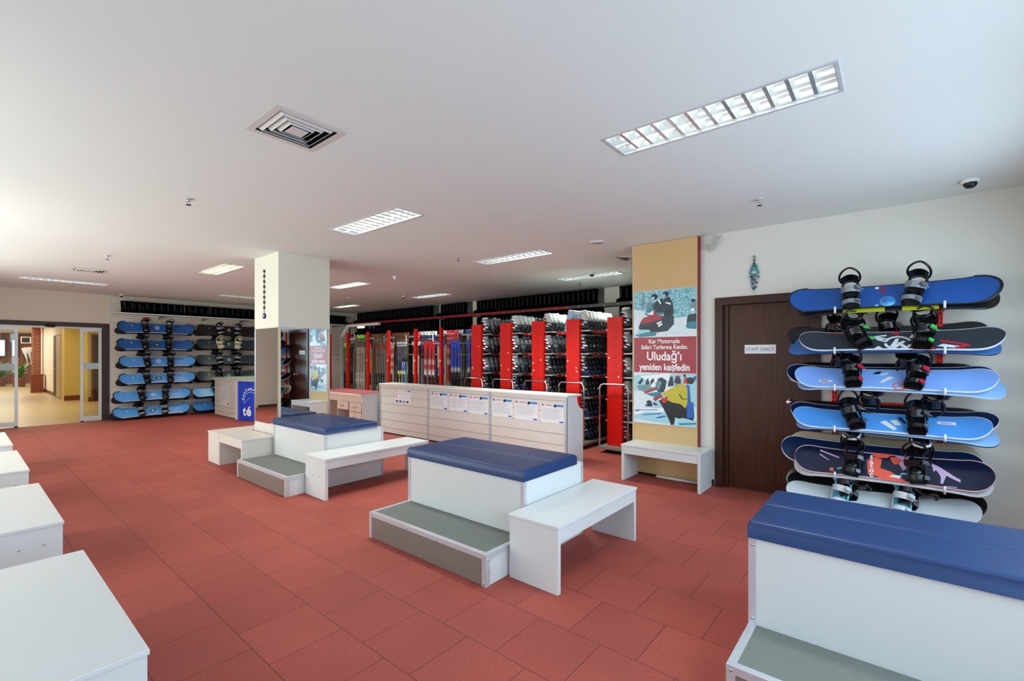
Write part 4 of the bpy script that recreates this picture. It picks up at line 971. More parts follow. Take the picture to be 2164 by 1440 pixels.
def binding(parent, x, rot, mats, z=0.011, detailed=True, flip=False):
    """mats = (base, highback, strap, buckle)"""
    key = tuple(m.name for m in mats)
    if detailed:
        if key not in BM: BM[key] = {k: mesh(k, BP[k], mats[i]) for k, i in (('baseplate', 0), ('highback', 1), ('ankle_strap', 2), ('toe_strap', 2), ('buckle', 3), ('toe_buckle', 3))}
        r_ = obj('binding', BM[key]['baseplate'], None, parent, mtx=T(x, -0.01, z) @ Matrix.Rotation(rot, 4, 'Z'))
        for k in ('highback', 'ankle_strap', 'toe_strap', 'buckle', 'toe_buckle'):
            obj(k, BM[key][k], None, r_)
    else:
        if ('s',) + key not in BM:
            b = MB()
            for k, i in (('baseplate', 0), ('highback', 1), ('ankle_strap', 2), ('toe_strap', 2), ('buckle', 3), ('toe_buckle', 3)):
                q = BP[k]; b.merge(q); 
                for j in range(len(q.f)): b.mi[-1 - j] = i
            BM[('s',) + key] = mesh('binding', b, list(mats))
        obj('binding', BM[('s',) + key], None, parent, mtx=T(x, -0.01, z) @ Matrix.Rotation(rot, 4, 'Z'))
BOARD = {}
def gfx(board, g, mats, L):
    """print graphics into the deck of one board"""
    d = [c for c in board.children if c.name.startswith('deck')][0]
    b = board_mb(L); n0 = len(b.mi); b.merge(g); b.mi[n0:] = [m + 3 for m in b.mi[n0:]]
    d.data = mesh('deck', b, list(d.data.materials) + list(mats))
def snowboard(label, mtx, top, base, edge, L=1.5, bm=None, detailed=True, guards=None, rots=(0.18, -0.12), stance=0.225, group=None, cx=0.0):
    t = thing('snowboard', label, 'snowboard', mtx=mtx, group=group)
    k = (round(L, 2), top.name, base.name, edge.name)
    if k not in BOARD: BOARD[k] = mesh('deck', board_mb(L), [top, base, edge])
    obj('deck', BOARD[k], None, t)
    if guards:
        for sg in (-1, 1):
            k = ('g', round(L, 2), guards.name, sg)
            if k not in BOARD: BOARD[k] = mesh('tip_guard', tip_guard_mb(sg, L), guards)
            obj('tip_guard', BOARD[k], None, t)
    if bm:
        binding(t, cx - stance, rots[0], bm, detailed=detailed); binding(t, cx + stance, rots[1], bm, detailed=detailed)
    return t
def FXb(y, z, x, lean, yaw=0.0, roll=0.0, flip=False):
    """board on the right wall: long axis along -Y, face toward -X and up by lean from vertical"""
    s_, c_ = math.sin(lean), math.cos(lean)
    m = frame((x, y, z), (0, -1, 0), (s_, 0, c_), (-c_, 0, s_))
    m = m @ Matrix.Rotation(roll, 4, 'Z')
    if flip: m = m @ Matrix.Rotation(PI, 4, 'X')
    return m
def under(m, dx=0.02, dy=-0.01, dz=-0.015):
    return m @ T(dx, dy, dz) @ Matrix.Rotation(PI, 4, 'X')
def FYb(x, z, y, lean, roll=0.0, flip=False):
    s_, c_ = math.sin(lean), math.cos(lean)
    m = frame((x, y, z), (1, 0, 0), (0, s_, c_), (0, -c_, s_)) @ Matrix.Rotation(roll, 4, 'Z')
    if flip: m = m @ Matrix.Rotation(PI, 4, 'X')
    return m
SB = dict(royal=M('board_royal_blue', '#134c98', .28, noise=.12, nscale=3), black=M('board_black', '#17191c', .28), slate=M('board_slate', '#2d3c46', .3, noise=.15, nscale=4), navy=M('board_navy', '#0f2144', .25), peri=M('board_periwinkle', '#7ea4e4', .28, noise=.05, nscale=3),
          sky=M('board_sky_blue', '#4f93dc', .28, noise=.08, nscale=3), ink=M('board_ink', '#0f1530', .18, noise=.2, nscale=6), olive=M('board_olive', '#8b8358', .4), white=M('board_white', '#c6ccce', .3, noise=.06, nscale=4), char=M('board_charcoal', '#2b323c', .38, noise=.2, nscale=5),
          tan=M('board_tan', '#b5a68c', .4), paleblue=M('board_pale_blue', '#88b4e8', .3), lime=M('board_lime_edge', '#a9ad22', .3), blue2=M('board_mid_blue', '#3a6cb4', .3), brown=M('board_dark_brown', '#2a1512', .3))
EW = M('white_board_edge', '#d2dae2', .35); EB = M('black_board_edge', '#111214', .35); ER = M('red_board_edge', '#b03444', .35); EP = M('pink_board_edge', '#d3a6a6', .35)
MATB = (BND, BND, BND, BNDK); MATG = (BND, BND, BNDG, BNDK); MATR = (BND, BND, BND, BNDR); MATN = (BND, BND, BND, BNDN); MATT = (BNDT, BNDT, BNDW, BNDW); MATC = (BNDC, BNDC, BNDC, BNDW); MATW = (BNDW, BND, BND, BNDG)
LEAN = R(40); LA, LB_, LC, LD, LE, LF_ = R(34), R(50), R(50), R(56), R(36), R(45)
MA, MC, MD, ME = FXb(0.083, 2.085, 5.43, LA), FXb(0.065, 1.325, 5.42, LC), FXb(0.089, 0.925, 5.42, LD), FXb(0.075, 0.525, 5.42, LE, roll=R(0.8))
# right wall rack
rack = thing('snowboard_rack', 'red slotted wall rack with silver hooks holding the snowboards', 'rack', (XR - 0.02, 0.08, 0))
for y in (0.395, -0.39):
    b = MB(); b.box(-0.035, 0.0, y - 0.022, y + 0.022, 0.08, 2.16)
    pst = obj('upright', b, RED, rack)
    s_ = MB()
    for i in range(52):
        z = 0.11 + i * 0.04
        for q in (-0.010, 0.010): s_.box(-0.036, -0.0352, y + q - 0.0035, y + q + 0.0035, z, z + 0.024)
    obj('slots', s_, DARK, pst)
obj('crossbar', MB().box(-0.03, -0.005, -0.37, 0.375, 1.055, 1.09), RED, rack)
HZ = [1.945, 1.56, 1.212, 0.825, 0.385, 0.06]; HXX = [0.42, 0.45, 0.45, 0.46, 0.43, 0.44]
for z, hx in zip(HZ, HXX):
    for y in (0.36, -0.40):
        b = MB(); b.tube([(-0.03, y, z - 0.02), (-hx + 0.03, y, z - 0.01), (-hx + 0.007, y, z - 0.005), (-hx, y, z + 0.01), (-hx, y, z + 0.04)], 0.006, 8)
        h_ = obj('hook', b, STEEL, rack); obj('hook_sleeve', MB().cyl((-hx, y, z + 0.0), (-hx - 0.002, y, z + 0.062), 0.009, 10), M('hook_sleeve_white', '#d8dcde', .35), h_)
# level A
A = snowboard('royal blue snowboard with a light blue disc, topmost on the red wall rack', MA, SB['royal'], SB['black'], EB, 1.49, MATG, cx=-0.015, guards=EB, rots=(0.05, -0.25))
g = MB(); g.mat(0).tube([(0, 0, 0), (0, 0, 0.0006)], 0.058, 28); g.mat(1).tube([(0, 0, 0.0006), (0, 0, 0.001)], 0.034, 24)
g2 = MB(); g2.merge(g, T(0.028, -0.065, 0.011)); g2.mat(0).tube([(-0.05, -0.105, 0.011), (-0.05, -0.105, 0.0118)], 0.016, 14); g2.mat(2).box(-0.06, -0.035, 0.085, 0.11, 0.011, 0.0116); g2.mat(3).box(-0.02, 0.01, 0.03, 0.10, 0.011, 0.0116)
gfx(A, g2, [M('disc_light_blue', '#4fa3e6', .35), M('disc_mid_blue', '#3c85cf', .35), WHITEP, M('graphic_dark_red', '#7c2236', .4)], 1.49)
AP = snowboard('black snowboard with lime green patches, hung beneath the topmost blue one', under(MA, 0.03, -0.028), SB['black'], SB['black'], EB, 1.43, MATB)
gfx(AP, MB().box(-0.33, -0.02, 0.02, 0.135, -0.0008, -0.0002).box(0.1, 0.34, 0.05, 0.135, -0.0008, -0.0002), [SB['lime']], 1.43)
# level B
Bb = snowboard('charcoal snowboard with white and red graphics, green buckles', FXb(0.027, 1.675, 5.42, LB_), SB['char'], SB['white'], EW, 1.42, MATN, cx=-0.01, rots=(0.5, -0.1))
g = MB(); z = 0.0112
def gp(k, pl, dz=0.0005):
    global z
    g.mat(k).prism(pl, T(0, 0, z), dz); z += 0.00008
def ringp(cx, cy, r1, r0, a0, a1, n=16): return [(cx + r1 * math.cos(a0 + (a1 - a0) * k / n), cy + r1 * math.sin(a0 + (a1 - a0) * k / n)) for k in range(n + 1)] + [(cx + r0 * math.cos(a1 - (a1 - a0) * k / n), cy + r0 * math.sin(a1 - (a1 - a0) * k / n)) for k in range(n + 1)]
gp(0, ringp(0.045, -0.04, 0.098, 0.076, R(20), R(165))); gp(0, ringp(0.045, -0.04, 0.098, 0.076, R(185), R(345)))
gp(0, [(-0.01, -0.09), (0.03, 0.02), (0.055, 0.02), (0.035, -0.06), (0.08, -0.01), (0.10, -0.02), (0.03, -0.115)]); gp(0, [(0.07, -0.10), (0.04, -0.03), (0.06, -0.03), (0.11, -0.10)])
gp(1, [(0.0, 0.11), (0.03, 0.13), (0.06, 0.125), (0.045, 0.07), (0.015, 0.085)]); gp(0, [(-0.13, -0.13), (-0.05, -0.13), (-0.09, -0.08)]); gp(0, [(-0.10, 0.0), (-0.04, -0.03), (-0.03, -0.015), (-0.07, 0.01), (-0.02, 0.02), (-0.09, 0.05), (-0.03, 0.06), (-0.04, 0.08), (-0.13, 0.06)])
gp(0, [(0.12, 0.03), (0.15, 0.09), (0.17, 0.09), (0.16, 0.05), (0.20, 0.10), (0.19, 0.02)]); gp(0, [(0.30, -0.09), (0.42, -0.12), (0.40, -0.10), (0.46, -0.10), (0.34, -0.06)]); gp(1, [(0.32, 0.0), (0.52, -0.08), (0.42, -0.13), (0.40, -0.125), (0.46, -0.08), (0.33, -0.03)]); gp(1, [(-0.48, 0.13), (-0.26, 0.10), (-0.26, 0.085), (-0.48, 0.12)]); gp(0, [(-0.35, 0.13), (-0.22, 0.13), (-0.30, 0.10)]); gp(1, [(0.12, -0.135), (0.3, -0.135), (0.26, -0.09), (0.2, -0.11)])
gp(2, [(-0.715, -0.05), (-0.69, -0.08), (-0.665, -0.09), (-0.665, 0.09), (-0.69, 0.08), (-0.715, 0.05)]) if False else None
gfx(Bb, g, [M('graphic_white', '#d6dadd', .35), M('graphic_red', '#c01e2e', .35)], 1.42)
snowboard('blue snowboard peeking out behind the charcoal one with graphics', FXb(0.086, 1.655, 5.465, LB_, flip=True), SB['peri'], SB['blue2'], EB, 1.52, MATB, cx=-0.07)
snowboard('black snowboard at the back of the second level of the red wall rack', FXb(0.132, 1.725, 5.645, R(44)), SB['black'], SB['black'], EB, 1.48, MATB, rots=(-0.3, 0.2), cx=-0.13)
# level C
C_ = snowboard('periwinkle snowboard with an orange mark and red trimmed bindings', MC, SB['peri'], SB['white'], EW, 1.42, MATR, cx=-0.02, rots=(0.1, -0.2))
g = MB(); z = 0.0112; gp(0, ringp(0.10, -0.09, 0.055, 0.043, 0, R(330))); gp(0, [(0.08, -0.10), (0.11, -0.06), (0.12, -0.09)]); gp(0, [(0.09, -0.13), (0.2, -0.13), (0.15, -0.10)]); gp(1, [(-0.03, -0.06), (0.06, 0.02), (0.02, 0.03), (-0.04, -0.04)]); gp(1, [(-0.06, 0.04), (0.0, 0.05), (0.02, 0.09), (-0.03, 0.06)])
gp(2, [(-0.10, 0.06), (-0.07, 0.09), (-0.03, 0.10), (-0.05, 0.06)]); gp(1, [(-0.52, -0.065), (-0.40, -0.065), (-0.40, -0.04), (-0.52, -0.04)]); gp(0, [(-0.49, -0.06), (-0.43, -0.06), (-0.43, -0.045), (-0.49, -0.045)])
gfx(C_, g, [M('graphic_orange', '#e06a34', .35), M('graphic_pale', '#d9ded6', .4), M('graphic_black', '#14161c', .4)], 1.42)
snowboard('navy snowboard with a white rim behind the periwinkle one', FXb(0.110, 1.345, 5.50, LC), SB['navy'], SB['paleblue'], EW, 1.49)
snowboard('light blue snowboard facing down under the periwinkle one', under(MC, 0.03, -0.006) @ Matrix.Rotation(R(1.2), 4, 'Z'), SB['paleblue'], SB['paleblue'], EW, 1.46, MATB, rots=(0.2, 0.3), cx=0.10)
snowboard('black snowboard at the back of the third level of the red wall rack', FXb(0.132, 1.385, 5.57, LC, flip=True), SB['black'], SB['black'], EW, 1.46)
# level D
D__ = snowboard('sky blue snowboard with white stickers, fourth level of the red wall rack', MD, SB['sky'], SB['white'], EW, 1.40, MATB, cx=0.01, rots=(0.35, 0.0))
g = MB(); z = 0.0112; gp(0, [(-0.02, 0.0), (0.08, -0.10), (0.10, -0.07), (0.02, 0.03)]); gp(0, [(0.05, 0.03), (0.09, -0.03), (0.13, -0.02), (0.10, 0.05)]); gp(1, [(0.10, 0.08), (0.15, 0.0), (0.17, 0.01), (0.13, 0.09)]); gp(1, [(0.16, 0.08), (0.21, 0.0), (0.23, 0.01), (0.18, 0.09)]); gp(0, [(0.37, 0.03), (0.49, 0.03), (0.49, 0.065), (0.37, 0.065)]); gp(0, [(0.50, 0.03), (0.525, 0.03), (0.525, 0.065), (0.50, 0.065)]); gp(2, [(0.39, 0.04), (0.46, 0.04), (0.46, 0.05), (0.39, 0.05)])
gfx(D__, g, [M('graphic_white', '#d6dadd', .35), M('graphic_navy', '#16305c', .4), INKR], 1.4)
snowboard('dark navy snowboard behind the sky blue one', FXb(0.085, 0.965, 5.50, LD), SB['navy'], SB['black'], EW, 1.48)
snowboard('pale blue snowboard facing down under the sky blue one', under(MD, 0.03, -0.006) @ Matrix.Rotation(R(1.2), 4, 'Z'), SB['paleblue'], SB['paleblue'], EB, 1.43, MATW, rots=(0.3, -0.1), cx=0.0)
snowboard('black snowboard at the back of the fourth level of the red wall rack', FXb(0.10, 1.0, 5.58, LD, flip=True), SB['black'], SB['black'], EW, 1.46)
# level E
E_ = snowboard('dark inky snowboard with coral red splashes and pink streaks', ME, SB['ink'], SB['white'], EP, 1.38, MATB, cx=-0.01, rots=(-0.1, 0.1))
g = MB(); z = 0.0112
gp(0, [(-0.10, 0.13), (0.06, 0.13), (0.02, 0.09), (-0.06, 0.08)]); gp(0, [(-0.13, 0.04), (-0.09, 0.09), (-0.02, 0.07), (-0.03, -0.02), (0.04, -0.04), (0.16, -0.13), (0.0, -0.13), (-0.07, -0.10), (-0.12, -0.09)]); gp(0, [(0.04, 0.10), (0.10, 0.11), (0.12, 0.05), (0.07, 0.03), (0.05, 0.06)])
gp(1, [(0.07, 0.12), (0.17, 0.12), (0.17, 0.02), (0.13, -0.02), (0.10, 0.04), (0.12, 0.08)]); gp(0, [(0.12, 0.08), (0.17, 0.09), (0.17, 0.05), (0.13, 0.06)]); gp(2, [(0.03, -0.09), (0.10, -0.10), (0.12, -0.07), (0.06, -0.07)])
gp(1, [(0.32, 0.08), (0.36, 0.06), (0.40, 0.03), (0.46, -0.02), (0.56, -0.09), (0.66, -0.105), (0.56, -0.105), (0.44, -0.04), (0.41, -0.02), (0.385, -0.10), (0.37, -0.10), (0.375, -0.04), (0.36, 0.0), (0.345, 0.02), (0.33, 0.0)]); gp(1, [(-0.60, 0.12), (-0.50, 0.11), (-0.34, 0.05), (-0.34, 0.035), (-0.5, 0.095), (-0.6, 0.11)]); gp(1, [(-0.58, 0.11), (-0.42, 0.0), (-0.42, 0.01), (-0.57, 0.12)]); gp(1, [(0.40, -0.125), (0.47, -0.12), (0.47, -0.113), (0.40, -0.118)]); gp(0, [(-0.41, -0.105), (-0.38, -0.105), (-0.38, -0.07), (-0.41, -0.07)]); gp(2, [(0.60, 0.02), (0.64, 0.0), (0.65, 0.03), (0.61, 0.05)])
g.mat(2)
n0 = len(g.mi)
for i, ch in enumerate('fatoc'): g.merge(text_mb(ch, 0.066, 0.0004, bold=0.002), T(-0.095, 0.075 - i * 0.042, z + 0.0008) @ Matrix.Rotation(0.12, 4, 'Z'))
g.mi[n0:] = [2] * (len(g.mi) - n0)
gfx(E_, g, [M('graphic_coral', '#e4563f', .3), M('graphic_lilac', '#c3a0c4', .35), M('graphic_white', '#d6dadd', .35)], 1.4)
snowboard('pale blue snowboard facing down under the dark coral splashed one', under(ME, -0.01, -0.02), SB['paleblue'], SB['white'], EP, 1.42, MATB, rots=(0.2, 0.1), cx=0.08)
snowboard('navy snowboard behind the dark one with coral splashes', FXb(0.166, 0.585, 5.51, LE), SB['navy'], SB['black'], EW, 1.48)
snowboard('tan and olive snowboard at the back of the fifth level of the red wall rack', FXb(0.146, 0.645, 5.59, LE, flip=True), SB['olive'], SB['tan'], M('olive_board_edge', '#84803f', .4), 1.46)
# level F
snowboard('white snowboard with turquoise bindings, lowest on the red wall rack', FXb(0.147, 0.185, 5.42, R(55), roll=R(3.0)), SB['white'], SB['white'], EW, 1.40, MATT, cx=-0.03, rots=(-0.2, -0.2))
snowboard('black snowboard behind the lowest white one', FXb(0.131, 0.24, 5.51, R(52), roll=R(1.5)), SB['black'], SB['black'], EB, 1.44, MATB)
snowboard('dark brown snowboard with an orange line at the back of the lowest level', FXb(0.163, 0.285, 5.60, LEAN, flip=True), SB['brown'], SB['black'], M('orange_line_edge', '#8f5a2a', .4), 1.46)

# ------------------------------------------------------------------ slatted display wall with snowboards
zl = [0.0, 0.15, 0.30]
XS = [2.385, 3.33, 4.265, 5.205, 6.15, 7.09, 8.03, 8.85]
WS = M('display_wall_laminate', '#d2c9bb', 0.5, noise=0.02, nscale=3)
for i in range(7):
    t = thing('slatwall_panel', ['slatted display panel at the left end beside the glass door', 'slatted display panel second from the glass door', 'slatted display panel behind the dark snowboards', 'slatted display panel just left of the pillar', 'slatted display panel hidden mostly by the pillar',
                                 'slatted display panel right of the pillar', 'slatted display panel in the far back corner'][i], 'wall panel', (XS[i], YL - 0.036, 0), 0, 'slatted panels on the display wall')
    w_ = XS[i + 1] - XS[i]
    m = obj('slats', slats(MB(), 0.0, 0.012, w_, [0.155 * k for k in range(1, 19)], 0.01, 2.94, 0.02, 'Y', 0.005), WS, t)
    obj('groove_backing', MB().box(0.012, w_, 0.012, 0.03, 0.01, 2.94), M('groove_tan', '#7a6a58', .8), m)
    obj('joint_strip', MB().box(0.0, 0.012, -0.004, 0.03, 0.0, 2.95), ALUW, t)
    br_ = MB(); 
t = thing('boot_shelf', 'long white wall shelf carrying a row of black boots above the snowboards', 'shelf', (2.40, YL - 0.04, 2.53))
obj('board', MB().box(0, 6.3, -0.36, 0.0, 0.0, 0.028), LAM, t, bev=0.002)
for k in range(7): obj('bracket', MB().prism([(0, 0), (-0.30, 0), (-0.27, -0.02), (0, -0.08)], frame((0.93 + 0.94 * k - 0.005, 0, 0), (0, 1, 0), (0, 0, 1), (1, 0, 0)), 0.012), STEEL, t)
names = ['topmost', 'second', 'third', 'fourth', 'fifth', 'lowest']
LB = [M('rental_blue_dark', '#1f5a9e', .3, noise=.06, nscale=3), M('rental_blue_dark', '#1f5a9e'), M('rental_blue_light', '#4a92d8', .3, noise=.06, nscale=3)]
ZB = [2.205, 1.80, 1.385, 0.975, 0.565, 0.185]
XC1 = [3.21, 3.20, 3.24, 3.235, 3.135, 3.12]
DEC = [M('sticker_black', '#15181d', .4), M('sticker_white', '#cfd8de', .4), M('sticker_yellow', '#b8c25a', .4)]
for i in range(6):
    top = LB[0] if i < 2 else LB[2]
    lean = R(22 + 3 * i)
    s1 = snowboard(['deep blue snowboard topmost in the left column of the display wall', 'deep blue snowboard second from the top in the left display column, black square sticker', 'light blue snowboard third from the top in the left display column', 'light blue snowboard fourth from the top in the left display column, black sticker',
                    'light blue snowboard second from the bottom in the left display column', 'light blue snowboard lowest in the left display column, tilted square sticker'][i], FYb(XC1[i], ZB[i], YL - 0.42, lean, roll=R(-0.5 + i * .35)), top, SB['white'], EW, 1.54, (BND, BND, BND if i < 5 else BNDG, BNDK), detailed=False, guards=EB, rots=(0.15, -0.05), stance=0.235, cx=-0.0, group=None)
    g = MB(); m_ = 0 if i in (1, 3, 5) else 1
    if i in (1, 3): g.mat(0).box(-0.06, 0.07, -0.04, 0.03, 0.0112, 0.0118).mat(1).box(-0.03, 0.04, -0.015, 0.005, 0.0118, 0.0122)
    elif i == 5: g.mat(0).prism([(-0.07, -0.02), (0.0, 0.055), (0.07, 0.03), (0.01, -0.05)], T(0, 0, 0.0112), 0.0006); g.mat(1).prism([(-0.03, -0.01), (0.0, 0.03), (0.035, 0.015), (0.0, -0.025)], T(0, 0, 0.0118), 0.0004)
    else: g.mat(1).prism(ringp(0, 0.01, 0.045, 0.024, 0, R(340)), T(0, 0, 0.0112), 0.0006)
    g.mat(2).box(-0.50, -0.475, 0.02, 0.06, 0.0112, 0.0117); g.mat(0).box(0.42, 0.45, 0.04, 0.06, 0.0112, 0.0117).box(0.47, 0.5, 0.04, 0.06, 0.0112, 0.0117)
    gfx(s1, g, DEC, 1.54)
    snowboard('black snowboard hanging behind the %s blue board of the left display column' % names[i], FYb(XC1[i] - 0.01 + 0.015 * math.sin(i * 2), ZB[i] - 0.055, YL - 0.33, R(50), flip=True), SB['black'], SB['black'], EB, 1.56, MATB, detailed=False, stance=0.24, cx=-0.03)
    for q in (-0.55, 0.52):
        pass
ZC = [2.21, 1.83, 1.41, 0.985, 0.56, 0.20]
cl = [SB['black'], SB['slate'], SB['slate'], SB['slate'], M('rental_blue_pale', '#74b4e8', .3, noise=.05, nscale=3), M('rental_blue_mid', '#3d80c8', .3, noise=.06, nscale=3)]
for i in range(6):
    s1 = snowboard(['black snowboard topmost in the right column of the display wall', 'slate grey snowboard with cream bindings in the right display column', 'slate grey snowboard with black and white bindings, third in the right display column', 'slate grey snowboard just above the information desk top',
                    'pale blue snowboard partly behind the information desk', 'mid blue snowboard lowest, partly behind the information desk'][i], FYb(4.81 if i < 4 else 4.72, ZC[i], YL - 0.42, R(22 + 3 * i), roll=R(0.3 * i - 0.6)), cl[i], SB['white'], EB if i != 3 else EB, 1.55, [MATG, MATC, MATG, MATB, MATB, MATR][i], detailed=False, stance=0.215, cx=-0.02)
    g = MB(); g.mat(1).prism(ringp(0, 0.01, 0.04, 0.025, 0, R(340)), T(0, 0, 0.0112), 0.0006).mat(2).box(-0.48, -0.46, 0.03, 0.07, 0.0112, 0.0117); gfx(s1, g, DEC, 1.55)
    snowboard('black snowboard hanging behind the %s board of the right display column' % names[i], FYb(4.79, ZC[i] - 0.055, YL - 0.33, R(50), flip=True), SB['black'], SB['black'], EB, 1.56, MATB, detailed=False, stance=0.22, cx=-0.05)
for nm, xs_, zs_, lb in (('left', 3.2, ZB, 0), ('right', 4.8, ZC, 0)):
    for i in range(6):
        for q in (-0.5, 0.5):
            t = thing('board_hook', 'thin steel hook holding a snowboard in the %s display column' % nm, 'hook', (xs_ + q, YL - 0.03, zs_[i] - 0.13), 0, 'hooks of the %s display column' % nm)
            b = MB(); b.tube([(0, 0, 0), (0, -0.47, 0), (0, -0.482, 0.01), (0, -0.484, 0.04)], 0.005, 6); obj('rod', b, STEEL, t)

# ------------------------------------------------------------------ boots
def black_boot_mesh():
    b = MB()      # toe toward -y
    b.mat(0).loft([((0, 0.085, 0.03), (0.04, 0, 0), (0, 0, 0.028)), ((0, 0.07, 0.05), (0.05, 0, 0), (0, 0, 0.048)), ((0, 0.0, 0.055), (0.048, 0, 0), (0, 0, 0.052)), ((0, -0.08, 0.05), (0.052, 0, 0), (0, 0, 0.046)), ((0, -0.15, 0.04), (0.050, 0, 0), (0, 0, 0.038)), ((0, -0.18, 0.035), (0.03, 0, 0), (0, 0, 0.028))], 12)
    b.mat(0).loft([((0, 0.02, 0.06), (0.050, 0, 0), (0, 0.065, 0)), ((0, 0.025, 0.13), (0.048, 0, 0), (0, 0.06, 0)), ((0, 0.03, 0.21), (0.052, 0, 0), (0, 0.066, 0)), ((0, 0.032, 0.275), (0.056, 0, 0), (0, 0.070, 0)), ((0, 0.034, 0.29), (0.050, 0, 0), (0, 0.064, 0))], 12)
    b.mat(1).box(-0.012, 0.012, -0.052, -0.036, 0.10, 0.26); b.mat(2).sphere((0, -0.047, 0.105), 0.009, 6)
    return b
SBB = mesh('snowboard_boot', black_boot_mesh(), [M('boot_black', '#030303', .9, noise=.2, nscale=40, spec=0.06), M('boot_lace_grey', '#17171a', .8), M('boot_lace_pink', '#a0665f', .5)])
first = None; ordn = 0
xb = 2.62
boots_left = []
while xb < 8.5:
    boots_left.append(xb); xb += 0.142 if not (abs(xb - 3.75) < 0.08 or abs(xb - 4.36) < 0.08) else 0.175
for i, x in enumerate(boots_left):
    o = bpy.data.objects.new('snowboard_boot', SBB); COL.objects.link(o); o.location = (x, YL - 0.22 + random.uniform(-.01, .01), 2.558); o.rotation_euler = (0, 0, random.uniform(-.1, .1)); o.scale = (1.30, 1, 1.0)
    lab = 'black snowboard boot at the left end of the long white shelf' if i == 0 else 'black snowboard boot in the row along the long white shelf'
    tag(o, lab, 'boot', 'black boots on the white wall shelf')
# back storage shelving, X from 8.45
t = thing('storage_shelf', 'long dark red edged shelf of black boots running under the ceiling at the back', 'shelf', (8.45, 3.2, 0))
for z in (2.56, 2.18):
    obj('shelf_board', MB().box(0.02, 0.63, 0.0, 10.9, z, z + 0.03), BLACKM, t)
    if z > 2.5:
        r1 = obj('front_rail', MB().box(0, 0.02, 2.2, 10.9, z - 0.02, z + 0.045), M('dark_red_shelf_rail', '#8c1220', .45), t); r2 = obj('front_rail', MB().box(0, 0.02, 0.0, 2.2, z - 0.02, z + 0.045), M('grey_rail', '#4a4644', .5), t, label='dark grey section of the rail')
        b = MB()
        for k in range(36): b.box(-0.003, 0.0, 0.15 + k * 0.3, 0.175 + k * 0.3, z + 0.005, z + 0.02)
        obj('rail_pins', b, M('pin_pale', '#c9b6a8', .5), r1)
    else: obj('front_rail', MB().box(0, 0.02, 0.0, 10.9, z - 0.02, z + 0.035), BLACKM, t)
for y in (0.0, 2.2, 4.4, 6.6, 8.8, 10.88): obj('upright', MB().box(0.02, 0.05, y, y + 0.03, 0, 2.56), BLACKM, t)
obj('back_cover', MB().box(0.60, 0.62, 0, 10.9, 0.0, 2.56), BLACKM, t)
yb = 3.28; i = 0
while yb < 13.9:
    if not any(a - 0.10 < yb < b_ + 0.10 for a, b_ in ((9.83, 10.03), (8.44, 8.70), (4.42, 4.78))):
        for z, gname, ll in ((2.59, 'black boots on the top shelf under the ceiling', 'black boot in the row on the top storage shelf under the ceiling'), (2.21, 'black boots on the second storage shelf', 'black boot in the dark row just below the dark red rail')):
            o = bpy.data.objects.new('snowboard_boot', SBB); COL.objects.link(o); o.location = (8.68 + random.uniform(-.01, .01), yb, z); o.rotation_euler = (0, 0, -PI / 2 + random.uniform(-.12, .12))
            o.scale = (1.15, 1, 1.24 if z > 2.5 else 1.1)
            tag(o, ll, 'boot', gname)
    yb += 0.126
